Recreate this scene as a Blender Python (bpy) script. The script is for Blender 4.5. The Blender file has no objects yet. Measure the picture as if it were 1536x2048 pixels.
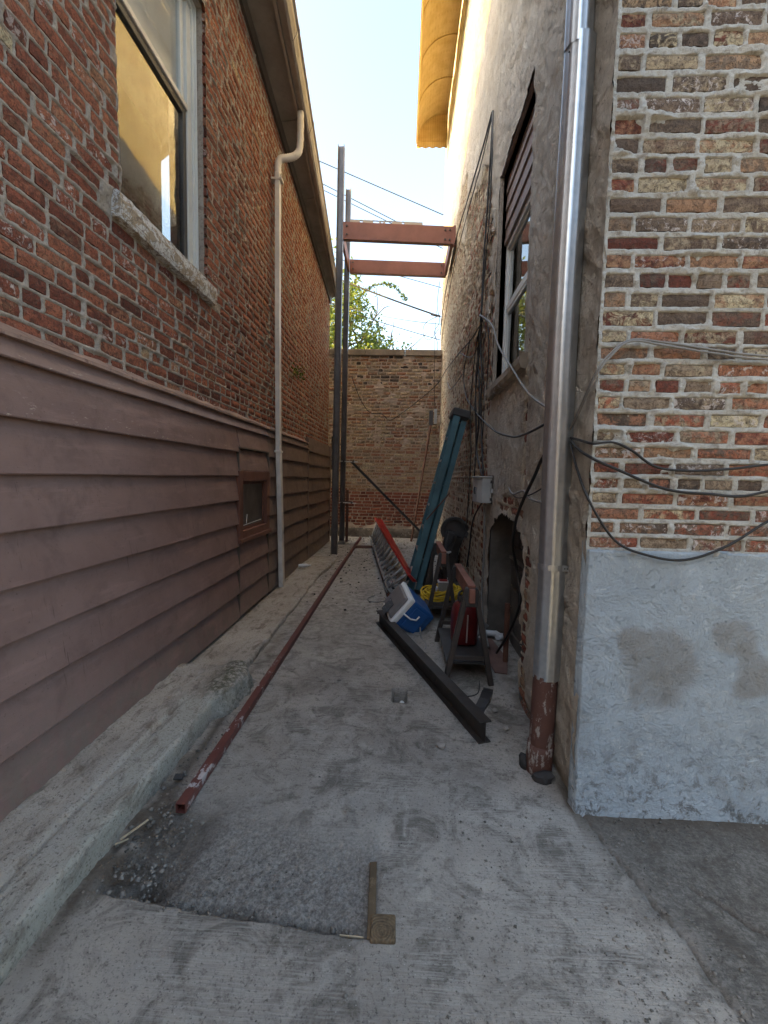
import bpy, bmesh, math, random
import numpy as np
from mathutils import Vector, Matrix, Quaternion

# ------------------------------------------------------------------ camera, sky, sun, exposure
sc = bpy.context.scene
cam = bpy.data.cameras.new('camera'); cam_o = bpy.data.objects.new('camera', cam)
sc.collection.objects.link(cam_o); sc.camera = cam_o
cam.sensor_fit = 'VERTICAL'; cam.sensor_height = 36.0; cam.lens = 880 / 2048 * 36.0
cam.clip_start = 0.05; cam.clip_end = 500
cam_o.location = (0, 0, 1.5)
cam_o.rotation_euler = tuple(math.radians(a) for a in (85.46399, -1.25636, 2.40083))

SUN_EL, SUN_OFF = math.radians(25), math.radians(20)      # from the left, a little behind the camera
to_sun = Vector((-math.cos(SUN_OFF) * math.cos(SUN_EL), -math.sin(SUN_OFF) * math.cos(SUN_EL), math.sin(SUN_EL)))
world = bpy.data.worlds.new('World'); sc.world = world; world.use_nodes = True
wt = world.node_tree; wt.nodes.clear()
wo = wt.nodes.new('ShaderNodeOutputWorld'); wb = wt.nodes.new('ShaderNodeBackground')
sky = wt.nodes.new('ShaderNodeTexSky'); sky.sky_type = 'NISHITA'; sky.sun_disc = False
sky.sun_elevation = SUN_EL
sky.sun_rotation = math.atan2(to_sun.x, to_sun.y)
sky.air_density = 1.0; sky.dust_density = 5.0; sky.ozone_density = 1.0; sky.altitude = 200
wb.inputs['Strength'].default_value = 0.09
wt.links.new(sky.outputs[0], wb.inputs['Color']); wt.links.new(wb.outputs[0], wo.inputs['Surface'])
sun = bpy.data.lights.new('sun', 'SUN'); sun.energy = 2.0; sun.angle = math.radians(0.5); sun.color = (1.0, 0.62, 0.06)
sun_o = bpy.data.objects.new('sun', sun); sc.collection.objects.link(sun_o)
sun_o.rotation_euler = to_sun.to_track_quat('Z', 'Y').to_euler(); sun_o.location = (-20, -8, 20)
sc.view_settings.view_transform = 'Standard'; sc.view_settings.look = 'None'
sc.view_settings.exposure = 3.4; sc.view_settings.use_white_balance = True; sc.view_settings.white_balance_temperature = 7300; sc.view_settings.white_balance_tint = 4.0; sc.view_settings.gamma = 1.0; sc.view_settings.use_curve_mapping = False
sc.render.engine = 'CYCLES'
sc.cycles.max_bounces = 8; sc.cycles.diffuse_bounces = 5; sc.cycles.use_denoising = True
sc.cycles.caustics_reflective = False

COL = sc.collection
rng = random.Random(7); nrng = np.random.default_rng(11)

# ------------------------------------------------------------------ numpy noise
_T = np.random.default_rng(3).random((256, 256))
def vnoise(x, y, seed=0):
    x = np.asarray(x, float) + seed * 17.31; y = np.asarray(y, float) + seed * 9.77
    xi = np.floor(x).astype(int); yi = np.floor(y).astype(int); fx = x - xi; fy = y - yi
    fx = fx * fx * (3 - 2 * fx); fy = fy * fy * (3 - 2 * fy)
    g = lambda a, b: _T[a & 255, b & 255]
    return (g(xi, yi) * (1 - fx) + g(xi + 1, yi) * fx) * (1 - fy) + (g(xi, yi + 1) * (1 - fx) + g(xi + 1, yi + 1) * fx) * fy
def fbm(x, y, oct=4, seed=0):
    s = 0; a = .5; t = 0
    for i in range(oct):
        s = s + a * vnoise(x * 2 ** i, y * 2 ** i, seed + i * 5); t += a; a *= .5
    return s / t
def sstep(a, b, x):
    t = np.clip((x - a) / (b - a), 0, 1); return t * t * (3 - 2 * t)

# ------------------------------------------------------------------ materials
class NT:
    def __init__(s, name):
        s.m = bpy.data.materials.new(name); s.m.use_nodes = True; s.t = s.m.node_tree; s.t.nodes.clear()
        s.out = s.t.nodes.new('ShaderNodeOutputMaterial'); s._p = None
    def n(s, t, **kw):
        nd = s.t.nodes.new('ShaderNode' + t)
        for k, v in kw.items(): setattr(nd, k, v)
        return nd
    def put(s, sock, v):
        if isinstance(v, bpy.types.NodeSocket): s.t.links.new(v, sock)
        elif isinstance(v, (tuple, list)) and len(v) == 3 and sock.type == 'RGBA': sock.default_value = (*v, 1)
        else: sock.default_value = v
    def pos(s, scale=(1, 1, 1), rot=(0, 0, 0)):
        g = s.n('NewGeometry'); mp = s.n('Mapping'); s.put(mp.inputs['Vector'], g.outputs['Position'])
        mp.inputs['Scale'].default_value = scale; mp.inputs['Rotation'].default_value = rot
        return mp.outputs[0]
    def noise(s, scale, detail=4, rough=.55, vec=None, dist=0):
        nd = s.n('TexNoise'); nd.inputs['Scale'].default_value = scale; nd.inputs['Detail'].default_value = detail
        nd.inputs['Roughness'].default_value = rough; nd.inputs['Distortion'].default_value = dist
        s.put(nd.inputs['Vector'], vec if vec is not None else s.pos()); return nd.outputs['Fac']
    def voro(s, scale, vec=None, feature='F1', out='Distance'):
        nd = s.n('TexVoronoi', feature=feature); nd.inputs['Scale'].default_value = scale
        s.put(nd.inputs['Vector'], vec if vec is not None else s.pos()); return nd.outputs[out]
    def ramp(s, f, stops, interp='LINEAR'):
        nd = s.n('ValToRGB'); cr = nd.color_ramp; cr.interpolation = interp
        while len(cr.elements) < len(stops): cr.elements.new(.5)
        for e, (p, c) in zip(cr.elements, stops):
            e.position = p; e.color = (*c, 1) if isinstance(c, tuple) else (c, c, c, 1)
        s.put(nd.inputs[0], f); return nd.outputs[0]
    def mix(s, f, a, b, mode='MIX'):
        nd = s.n('Mix', data_type='RGBA', blend_type=mode); s.put(nd.inputs[0], f); s.put(nd.inputs[6], a); s.put(nd.inputs[7], b)
        return nd.outputs[2]
    def math(s, op, a, b=0.0, clamp=False):
        nd = s.n('Math', operation=op, use_clamp=clamp); s.put(nd.inputs[0], a); s.put(nd.inputs[1], b); return nd.outputs[0]
    def attr(s, name):
        nd = s.n('Attribute'); nd.attribute_name = name; return nd.outputs['Fac']
    def bump(s, h, strength=.5, dist=.01):
        nd = s.n('Bump'); nd.inputs['Strength'].default_value = strength; nd.inputs['Distance'].default_value = dist
        s.put(nd.inputs['Height'], h); return nd.outputs[0]
    def done(s, color, rough=.8, metal=0.0, normal=None, spec=.3, **kw):
        p = s.n('BsdfPrincipled'); s.put(p.inputs['Base Color'], color); s.put(p.inputs['Roughness'], rough)
        s.put(p.inputs['Metallic'], metal); p.inputs['Specular IOR Level'].default_value = spec
        for k, v in kw.items(): s.put(p.inputs[k.replace('_', ' ')], v)
        if normal is not None: s.put(p.inputs['Normal'], normal)
        s.t.links.new(p.outputs[0], s.out.inputs['Surface']); return s.m

MAT = {}
def rgb(h):  # sRGB hex to linear
    c = [int(h[i:i + 2], 16) / 255 for i in (0, 2, 4)]
    return tuple(x / 12.92 if x <= .04045 else ((x + .055) / 1.055) ** 2.4 for x in c)

def mat_brick():
    t = NT('brick_clay')
    pal = [(0, (.075, .030, .026)), (.1, (.165, .056, .042)), (.2, (.29, .098, .066)), (.32, (.38, .138, .086)), (.42, (.38, .18, .115)),
           (.5, (.36, .215, .135)), (.58, (.47, .35, .225)), (.68, (.55, .49, .34)), (.76, (.33, .26, .19)), (.84, (.17, .125, .098)), (.92, (.085, .07, .06)), (1, (.048, .043, .041))]
    r1, r2 = t.attr('rnd'), t.attr('rnd2')
    c1, c2 = t.ramp(r1, pal), t.ramp(r2, pal)
    bl = t.ramp(t.noise(17, 5, .7, dist=1.2), [(.45, 0.), (.58, 1.)])
    c = t.mix(t.math('MULTIPLY', bl, t.attr('blot')), c1, c2)
    c = t.mix(t.ramp(t.noise(38, 5, .75, dist=.8), [(.46, 0.), (.60, .85)]), c, t.mix(.72, c, (.055, .038, .033)))
    c = t.mix(t.ramp(t.noise(26, 5, .7, dist=.6), [(.56, 0.), (.70, .5)]), c, t.mix(.5, c, (.46, .36, .27)))
    c = t.mix(t.ramp(t.noise(130, 3, .65), [(.34, .75), (.44, 0.)]), c, (.03, .022, .02))
    ch = t.math('MULTIPLY', t.ramp(t.noise(34, 6, .75, dist=.6), [(.54, 0.), (.60, 1.)]), t.attr('chalk'))
    c = t.mix(ch, c, (.55, .51, .50))
    h = t.math('ADD', t.math('MULTIPLY', t.noise(38, 6, .75, dist=.8), 1.3), t.math('MULTIPLY', t.noise(170, 3, .6), .6))
    return t.done(c, .9, normal=t.bump(h, 1.0, .009), spec=.2)
MAT['brick'] = mat_brick()

def mat_mortar(name, a, b, dark, lines=False):
    t = NT(name)
    c = t.mix(t.ramp(t.noise(6, 5, .6), [(.35, 0.), (.65, 1.)]), a, b)
    c = t.mix(t.ramp(t.noise(28, 6, .75, dist=.5), [(.50, 0.), (.66, .8)]), c, dark)
    c = t.mix(t.ramp(t.noise(160, 3, .65), [(.33, .6), (.43, 0.)]), c, dark)
    h = t.math('ADD', t.noise(90, 5, .7), t.noise(300, 2, .5))
    return t.done(c, .92, normal=t.bump(h, .55, .005), spec=.2)
MAT['mortar_left'] = mat_mortar('mortar_grey', (.38, .35, .31), (.30, .265, .23), (.16, .12, .10))
MAT['mortar_front'] = mat_mortar('mortar_pale', (.43, .44, .425), (.36, .36, .335), (.21, .20, .18))
MAT['mortar_back'] = mat_mortar('mortar_tan', (.47, .375, .30), (.41, .325, .255), (.28, .215, .17))

def mat_stucco():
    t = NT('stucco_weathered')
    sk = t.pos((1.0, .8, 1.0), (math.radians(28), 0, 0))
    base = t.mix(t.ramp(t.noise(1.5, 6, .68, dist=.4), [(.38, 0.), (.60, 1.)]), (.83, .785, .705), (.69, .625, .53))
    base = t.mix(t.ramp(t.noise(4.5, 7, .74, vec=sk, dist=1.0), [(.50, 0.), (.64, .8)]), base, t.mix(t.attr('damp_low_tone'), (.60, .545, .465), (.36, .295, .225)))
    base = t.mix(t.ramp(t.noise(8, 7, .76, vec=sk, dist=.9), [(.54, 0.), (.64, .75)]), base, (.76, .73, .67))
    base = t.mix(t.ramp(t.noise(2.2, 6, .7, vec=t.pos((7, 7, .5))), [(.52, 0.), (.66, .7)]), base, t.mix(t.attr('damp_low_tone'), (.60, .55, .475), (.36, .305, .24)))
    base = t.mix(t.ramp(t.noise(26, 6, .78, vec=sk), [(.60, 0.), (.66, .8)]), base, (.19, .15, .115))
    base = t.mix(t.ramp(t.noise(110, 4, .7), [(.32, .6), (.42, 0.)]), base, (.20, .165, .13))
    base = t.mix(t.math('MULTIPLY', t.attr('damp_low_tone'), .45), base, (.30, .25, .205))
    mort = t.mix(t.ramp(t.noise(14, 6, .72), [(.42, 0.), (.62, 1.)]), (.68, .61, .49), (.42, .345, .265))
    c = t.mix(t.attr('cov'), mort, base)
    h = t.math('ADD', t.math('MULTIPLY', t.noise(11, 7, .76, vec=sk, dist=1.2), 2.2), t.noise(75, 5, .7))
    return t.done(c, .93, normal=t.bump(h, 1.0, .026), spec=.18)
MAT['stucco'] = mat_stucco()

def mat_plaster():
    t = NT('plaster_blue_grey')
    c = t.mix(t.ramp(t.noise(2.2, 6, .65, dist=.5), [(.4, 0.), (.6, 1.)]), (.335, .40, .46), (.27, .325, .375))
    c = t.mix(t.ramp(t.noise(7, 7, .75, dist=.8), [(.52, 0.), (.66, .6)]), c, (.24, .265, .28))
    c = t.mix(t.ramp(t.noise(12, 7, .75, dist=.8), [(.56, 0.), (.66, .5)]), c, (.46, .51, .54))
    s = t.math('MULTIPLY', t.attr('stain'), t.ramp(t.noise(9, 6, .7, dist=.6), [(.30, .55), (.60, 1.)]))
    c = t.mix(s, c, (.20, .205, .205))
    g = t.n('SeparateXYZ'); gg = t.n('NewGeometry'); t.put(g.inputs[0], gg.outputs['Position'])
    splash = t.math('MULTIPLY', t.ramp(g.outputs['Z'], [(.02, 1.), (.45, 0.)]), t.ramp(t.noise(17, 7, .78, dist=.5), [(.50, 0.), (.59, 1.)]))
    c = t.mix(t.math('MULTIPLY', splash, .85), c, (.09, .09, .085))
    h = t.math('ADD', t.math('MULTIPLY', t.noise(5, 6, .66, dist=1.2), 1.6), t.math('MULTIPLY', t.ramp(t.noise(14, 5, .8, vec=t.pos((1, 1, 1.6)), dist=3.0), [(.60, 0.), (.64, 1.)]), .5))
    h = t.math('ADD', h, t.math('MULTIPLY', t.noise(90, 4, .7), .5))
    return t.done(c, .78, normal=t.bump(h, .8, .016), spec=.25)
MAT['plaster'] = mat_plaster()

def mat_ground():
    t = NT('concrete_slab')
    c = t.mix(t.ramp(t.noise(1.3, 6, .68, dist=.3), [(.38, 0.), (.62, 1.)]), (.385, .362, .33), (.24, .225, .205))
    c = t.mix(t.ramp(t.noise(4.6, 7, .74, dist=.8), [(.48, 0.), (.60, .9)]), c, (.14, .129, .115))
    c = t.mix(t.ramp(t.noise(8, 7, .76, dist=.5), [(.54, 0.), (.66, .6)]), c, (.42, .405, .375))
    broom = t.noise(1.0, 4, .7, vec=t.pos((5, 150, 4), (0, 0, math.radians(1.5))))
    c = t.mix(t.math('MULTIPLY', t.ramp(broom, [(.46, 0.), (.58, .65)]), t.ramp(t.noise(2.3, 4), [(.42, 0.), (.58, 1.)])), c, (.40, .39, .365))
    c = t.mix(t.ramp(t.noise(20, 7, .8), [(.55, 0.), (.66, .8)]), c, (.10, .092, .082))
    c = t.mix(t.ramp(t.noise(95, 4, .75), [(.34, .8), (.44, 0.)]), c, (.075, .07, .064))
    c = t.mix(t.ramp(t.voro(60), [(.06, .8), (.15, 0.)]), c, t.mix(t.ramp(t.noise(33), [(.45, 0.), (.55, 1.)]), (.07, .064, .06), (.52, .50, .47)))
    rough = t.mix(t.ramp(t.noise(75, 5, .8), [(.40, 0.), (.60, 1.)]), (.185, .176, .165), (.42, .405, .38))
    c = t.mix(t.attr('rough'), c, rough)
    asp = t.mix(t.ramp(t.noise(75, 5, .78), [(.38, 0.), (.64, 1.)]), (.085, .08, .073), (.235, .225, .208))
    asp = t.mix(t.ramp(t.noise(5, 7, .72, dist=.6), [(.46, 0.), (.62, .85)]), asp, (.075, .066, .056))
    c = t.mix(t.attr('asph'), c, asp)
    dirt = t.mix(t.noise(40, 5, .7), (.035, .028, .022), (.135, .105, .08))
    c = t.mix(t.attr('dirt'), c, dirt)
    c = t.mix(t.attr('pale'), c, t.mix(t.ramp(t.noise(18, 6, .75), [(.4, 0.), (.6, 1.)]), c, (.50, .485, .45)))
    h = t.math('ADD', t.math('ADD', t.noise(130, 5, .75), t.math('MULTIPLY', broom, .9)), t.math('MULTIPLY', t.noise(22, 6, .72), 1.3))
    h = t.math('ADD', h, t.math('MULTIPLY', t.math('MULTIPLY', t.noise(70, 5, .75), t.attr('rough')), 6))
    return t.done(c, .9, normal=t.bump(h, .75, .008), spec=.25)
MAT['ground'] = mat_ground()

def mat_ledge():
    t = NT('ledge_concrete')
    c = t.mix(t.ramp(t.noise(2.5, 6, .66), [(.38, 0.), (.62, 1.)]), (.46, .435, .395), (.36, .33, .295))
    c = t.mix(t.attr('green'), c, t.mix(t.noise(3, 4), (.44, .435, .395), (.36, .36, .325)))
    c = t.mix(t.ramp(t.noise(8, 7, .75, vec=t.pos((1.6, .7, 1)), dist=.6), [(.50, 0.), (.64, .8)]), c, (.17, .145, .12))
    c = t.mix(t.ramp(t.noise(1.6, 6, .7, vec=t.pos((9, 1.2, 9))), [(.52, 0.), (.64, .6)]), c, (.45, .43, .40))
    c = t.mix(t.ramp(t.noise(80, 5, .78), [(.36, .85), (.45, 0.)]), c, (.08, .07, .062))
    c = t.mix(t.math('MULTIPLY', t.attr('moss'), t.ramp(t.noise(38, 5, .75), [(.4, 0.), (.56, 1.)])), c, (.075, .08, .05))
    h = t.math('ADD', t.noise(110, 5, .75), t.math('MULTIPLY', t.noise(16, 6, .72), 1.8))
    return t.done(c, .9, normal=t.bump(h, .85, .010), spec=.2)
MAT['ledge'] = mat_ledge()

def mat_paint(name, col, var=.18, rough=.55, metal=0., wear=None, wscale=12, wlo=.6, wcol=None, bump=.15, spec=.35, dirt=.35):
    t = NT(name)
    d = tuple(x * (1 - var * 1.6) for x in col); l = tuple(min(1, x * (1 + var)) for x in col)
    c = t.mix(t.ramp(t.noise(3.5, 5, .62), [(.32, 0.), (.68, 1.)]), d, l)
    if dirt: c = t.mix(t.ramp(t.noise(17, 6, .7), [(.55, 0.), (.78, dirt)]), c, tuple(x * .35 for x in col))
    if wcol: c = t.mix(t.ramp(t.noise(wscale, 6, .72), [(wlo, 0.), (wlo + .05, 1.)]), c, wcol)
    r = t.math('ADD', t.math('MULTIPLY', t.noise(9, 4), .25), rough - .12)
    return t.done(c, r, metal, normal=t.bump(t.noise(70, 5, .6), bump, .004), spec=spec)

def mat_siding(name, a, b):
    t = NT(name)
    c = t.mix(t.ramp(t.noise(1.6, 6, .66), [(.35, 0.), (.65, 1.)]), a, b)
    c = t.mix(t.ramp(t.noise(4, 7, .74, dist=.6), [(.52, 0.), (.68, .55)]), c, tuple(x * .62 for x in a))
    c = t.mix(t.ramp(t.noise(1.2, 5, .7, vec=t.pos((1, 1.2, 9))), [(.54, 0.), (.68, .4)]), c, tuple(min(1, x * 1.45) for x in b))
    drip = t.math('MULTIPLY', t.ramp(t.noise(1., 4, .7, vec=t.pos((1, 48, 2.6))), [(.64, 0.), (.69, 1.)]), t.ramp(t.noise(2.2, 3), [(.50, 0.), (.58, .85)]))
    c = t.mix(drip, c, (.045, .027, .024))
    c = t.mix(t.ramp(t.noise(48, 5, .8), [(.70, 0.), (.72, .7)]), c, (.38, .33, .30))
    c = t.mix(t.ramp(t.noise(60, 4, .7), [(.30, .6), (.36, 0.)]), c, (.05, .032, .03))
    gp = t.n('NewGeometry'); sx = t.n('SeparateXYZ'); t.put(sx.inputs[0], gp.outputs['Position'])
    c = t.mix(t.math('MULTIPLY', t.ramp(sx.outputs['Z'], [(.12, .9), (.55, 0.)]), t.ramp(t.noise(13, 6, .78), [(.42, 0.), (.60, 1.)])), c, (.17, .14, .12))
    fl = t.math('MULTIPLY', t.attr('flake'), t.ramp(t.noise(26, 5, .72, vec=t.pos((1, .5, 1.8))), [(.62, 0.), (.635, 1.)]))
    c = t.mix(fl, c, (.40, .34, .30))
    h = t.math('ADD', t.noise(3, 4, .6), t.math('ADD', t.math('MULTIPLY', t.noise(1, 4, .7, vec=t.pos((1, 6, 160))), .25), t.math('MULTIPLY', t.noise(55, 4, .7), .12)))
    return t.done(c, t.math('ADD', t.math('MULTIPLY', t.noise(8, 5, .7), .4), .32), normal=t.bump(h, .35, .014), spec=.4)
MAT['siding'] = mat_siding('siding_brown', (.185, .118, .106), (.228, .153, .139))
MAT['siding_old'] = mat_siding('siding_old_brown', (.135, .095, .08), (.18, .13, .108))

def mat_sill():
    t = NT('sill_peeling_paint')
    cr = t.noise(14, 6, .75, vec=t.pos((1, .55, 1.2)), dist=.7)
    c = t.mix(t.ramp(cr, [(.52, 0.), (.545, 1.)]), (.60, .62, .63), (.36, .30, .23))
    c = t.mix(t.ramp(t.noise(38, 5, .7), [(.53, 0.), (.58, .75)]), c, (.20, .16, .13))
    c = t.mix(t.ramp(t.voro(22, vec=t.pos((1, .5, 1)), feature='DISTANCE_TO_EDGE'), [(.0, .8), (.035, 0.)]), c, (.13, .11, .10))
    return t.done(c, .8, normal=t.bump(t.math('ADD', cr, t.noise(60, 4, .7)), .8, .01))
MAT['sill'] = mat_sill()

def mat_glass(name, ior, tint, transp=.55):
    t = NT(name)
    fr = t.n('Fresnel'); fr.inputs['IOR'].default_value = ior
    gl = t.n('BsdfGlossy'); gl.inputs['Roughness'].default_value = .015; gl.inputs['Color'].default_value = (1, 1, 1, 1)
    wob = t.bump(t.math('ADD', t.noise(2.6, 2), t.math('MULTIPLY', t.noise(9, 3), .12)), .03, .02); t.put(gl.inputs['Normal'], wob)
    tr = t.n('BsdfTransparent'); tr.inputs['Color'].default_value = (*tint, 1)
    mx = t.n('MixShader'); g = t.n('NewGeometry'); t.put(mx.inputs[0], t.math('MULTIPLY', fr.outputs[0], t.math('SUBTRACT', 1.0, g.outputs['Backfacing']))); t.put(mx.inputs[1], tr.outputs[0]); t.put(mx.inputs[2], gl.outputs[0])
    t.t.links.new(mx.outputs[0], t.out.inputs['Surface']); return t.m
MAT['glass'] = mat_glass('window_glass', 1.9, (.75, .78, .78))
MAT['glass_thin'] = mat_glass('upper_glass', 1.32, (.85, .87, .88))

def mat_galv():
    t = NT('galvanised_steel')
    c = t.mix(t.ramp(t.voro(28, out='Distance'), [(.1, 0.), (.6, 1.)]), (.44, .49, .54), (.52, .565, .61))
    c = t.mix(t.ramp(t.noise(6, 5, .65, vec=t.pos((4, 4, .6))), [(.5, 0.), (.75, .6)]), c, (.42, .42, .43))
    return t.done(c, t.math('ADD', t.math('MULTIPLY', t.noise(14, 5), .16), .28), .92, normal=t.bump(t.noise(3, 2, vec=t.pos((1, 1, .3))), .05, .01), spec=.5)
MAT['galv'] = mat_galv()

def mat_pipe_old():
    t = NT('maroon_painted_iron')
    c = t.mix(t.noise(6, 5, .6), (.075, .036, .030), (.125, .062, .050))
    c = t.mix(t.ramp(t.noise(24, 6, .75, vec=t.pos((1, 1, .45))), [(.55, 0.), (.60, 1.)]), c, (.27, .25, .235))
    return t.done(c, .62, normal=t.bump(t.noise(40, 5, .7), .5, .006))
MAT['pipe_old'] = mat_pipe_old()

def mat_tube():
    t = NT('maroon_tube_paint')
    c = t.mix(t.noise(5, 5, .6), (.095, .032, .028), (.15, .055, .045))
    c = t.mix(t.math('MULTIPLY', t.attr('scrape'), t.ramp(t.noise(11, 5, .7, vec=t.pos((1.5, .9, 1))), [(.55, 0.), (.58, 1.)])), c, (.40, .38, .39))
    return t.done(c, .5, normal=t.bump(t.noise(60, 4), .2, .003))
MAT['tube'] = mat_tube()

def mat_leaf():
    t = NT('leaf')
    o = t.attr('rnd')
    c = t.ramp(o, [(0, (.022, .05, .012)), (.55, (.05, .095, .018)), (.88, (.10, .14, .025)), (1, (.20, .20, .035))])
    p = t.n('BsdfPrincipled'); t.put(p.inputs['Base Color'], c); p.inputs['Roughness'].default_value = .55
    tl = t.n('BsdfTranslucent'); t.put(tl.inputs['Color'], t.mix(.5, c, (.25, .32, .04)))
    mx = t.n('MixShader'); mx.inputs[0].default_value = .45; t.put(mx.inputs[1], p.outputs[0]); t.put(mx.inputs[2], tl.outputs[0])
    t.t.links.new(mx.outputs[0], t.out.inputs['Surface']); return t.m
MAT['leaf'] = mat_leaf()

def mat_awning():
    t = NT('awning_aluminium')
    c = t.mix(t.ramp(t.noise(6, 4), [(.4, 0.), (.65, 1.)]), (.66, .52, .28), (.56, .42, .20))
    u = t.pos((1, 1, 1)); w = t.n('SeparateXYZ'); t.put(w.inputs[0], u)
    sl = t.math('PINGPONG', w.outputs['Y'], .09)
    c = t.mix(t.math('MULTIPLY', t.ramp(sl, [(.055, 0.), (.085, 1.)]), t.ramp(t.math('PINGPONG', w.outputs['X'], .025), [(.012, 0.), (.022, .5)])), c, (.50, .33, .13))
    return t.done(c, .5, .0, spec=.4)
MAT['awning'] = mat_awning()
P = mat_paint
MAT['vinyl'] = P('white_vinyl', (.62, .66, .67), .05, .4, dirt=.12)
MAT['screen'] = P('insect_screen_frame', (.065, .066, .068), .1, .5)
MAT['beige'] = P('gutter_beige', (.35, .325, .30), .15, .5, dirt=.35)
MAT['soffit'] = P('soffit_brown', (.27, .255, .24), .15, .6, dirt=.3)
MAT['fascia'] = P('fascia_brown', (.10, .085, .072), .2, .6)
MAT['cream'] = P('downspout_cream', (.62, .60, .575), .12, .45, dirt=.4)
MAT['bwin'] = P('basement_frame_red', (.14, .062, .045), .2, .6, wcol=(.36, .31, .27), wscale=30, wlo=.66)
MAT['bglass'] = P('basement_pane', (.05, .05, .048), .5, .35, spec=.5)
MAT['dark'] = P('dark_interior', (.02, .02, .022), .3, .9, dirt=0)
MAT['curtain'] = P('curtain', (.74, .75, .74), .1, .9, dirt=0)
MAT['post'] = P('post_steel', (.105, .10, .105), .18, .42, .55, dirt=.5, spec=.5)
MAT['primer'] = P('red_primer_steel', (.165, .066, .052), .12, .55, dirt=.25)
MAT['blacksteel'] = P('black_steel', (.05, .044, .041), .3, .48, .3, wcol=(.085, .06, .05), wscale=9, wlo=.6)
MAT['flatbar'] = P('flat_bar_steel', (.06, .062, .068), .2, .45, .4)
MAT['red'] = P('ladder_red', (.36, .018, .016), .12, .42, dirt=.25)
MAT['alu'] = P('ladder_aluminium', (.50, .50, .50), .12, .38, .75)
MAT['rungalu'] = P('rung_aluminium', (.42, .42, .425), .2, .45, .35, dirt=.5)
MAT['teal'] = P('ladder_teal', (.055, .14, .175), .2, .5, dirt=.4, wcol=(.14, .15, .15), wscale=20, wlo=.72)
MAT['black'] = P('black_plastic', (.05, .05, .052), .2, .5, dirt=0)
MAT['cable'] = P('black_cable', (.02, .02, .021), .1, .45, dirt=0)
MAT['greycable'] = P('grey_cable', (.23, .23, .225), .15, .5)
MAT['rust'] = P('rusty_bar', (.11, .05, .035), .3, .75)
MAT['blue'] = P('cooler_blue', (.022, .11, .33), .1, .38, dirt=.15)
MAT['white'] = P('cooler_white', (.82, .85, .86), .06, .4, dirt=.15)
MAT['lid'] = P('cooler_lid_grey', (.20, .19, .19), .12, .4)
MAT['horse'] = P('sawhorse_black', (.055, .048, .045), .25, .55)
MAT['redwood'] = P('sawhorse_rail', (.26, .12, .09), .25, .75, dirt=.5)
MAT['darkred'] = P('canister_red', (.12, .012, .014), .15, .35, dirt=.2)
MAT['stripe'] = P('pale_stripe', (.36, .33, .32), .1, .5)
MAT['yellow'] = P('yellow_cord', (.72, .50, .05), .12, .5, dirt=.3)
MAT['clear'] = P('milky_plastic', (.33, .36, .37), .1, .35)
MAT['ebox'] = P('box_grey', (.36, .38, .39), .1, .5, dirt=.25)
MAT['ply'] = P('brown_board', (.15, .085, .07), .25, .7)
MAT['wood'] = P('raw_wood', (.125, .09, .055), .3, .8, wcol=(.15, .11, .07), wscale=18, wlo=.57)
def mat_endgrain():
    t = NT('end_grain')
    w = t.n('TexWave', wave_type='RINGS', rings_direction='Z'); w.inputs['Scale'].default_value = 34; w.inputs['Distortion'].default_value = 5.0; w.inputs['Detail'].default_value = 3
    mp = t.n('Mapping'); mp.inputs['Location'].default_value = (.03, -1.33, 0); g = t.n('NewGeometry'); t.put(mp.inputs['Vector'], g.outputs['Position']); t.put(w.inputs['Vector'], mp.outputs[0])
    c = t.mix(t.math('MULTIPLY', w.outputs['Fac'], .45), (.125, .09, .055), (.20, .15, .095))
    c = t.mix(t.ramp(t.noise(45, 6, .75), [(.48, 0.), (.62, .8)]), c, (.055, .042, .03))
    return t.done(c, .85, normal=t.bump(t.math('ADD', w.outputs['Fac'], t.noise(80, 4)), .5, .004))
MAT['endgrain'] = mat_endgrain()
MAT['splinter'] = P('pale_wood', (.46, .39, .28), .15, .8)
MAT['stone'] = P('stone', (.27, .255, .235), .3, .9)
MAT['capstone'] = P('capstone', (.23, .19, .15), .2, .9)
MAT['boards'] = P('board_mauve', (.25, .19, .168), .18, .65)
MAT['bark'] = P('bark', (.10, .075, .055), .3, .95)
MAT['mastic'] = P('black_mastic', (.03, .03, .032), .3, .7)
MAT['levelyel'] = P('level_body', (.30, .27, .24), .1, .5)
MAT['block'] = P('block_concrete', (.12, .113, .105), .25, .95)
MAT['roof'] = P('roof_shingle', (.07, .065, .06), .3, .95)
MAT['tape'] = P('crumpled_plastic', (.55, .58, .62), .2, .3)
MAT['sticker'] = P('sticker', (.10, .11, .12), .1, .5, wcol=(.5, .5, .5), wscale=40, wlo=.6)

# ------------------------------------------------------------------ builders
def mesh_np(name, V, F, attrs=None, smooth=False):
    me = bpy.data.meshes.new(name)
    V = np.asarray(V, np.float32); F = np.asarray(F, np.int32)
    me.vertices.add(len(V)); me.vertices.foreach_set('co', V.ravel())
    k = F.shape[1]; me.loops.add(F.size); me.loops.foreach_set('vertex_index', F.ravel())
    me.polygons.add(len(F)); me.polygons.foreach_set('loop_start', np.arange(0, F.size, k, dtype=np.int32))
    me.polygons.foreach_set('loop_total', np.full(len(F), k, np.int32))
    if smooth: me.polygons.foreach_set('use_smooth', np.ones(len(F), bool))
    for a, v in (attrs or {}).items():
        at = me.attributes.new(a, 'FLOAT', 'POINT'); at.data.foreach_set('value', np.asarray(v, np.float32).ravel())
    me.update(calc_edges=True); return me

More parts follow.
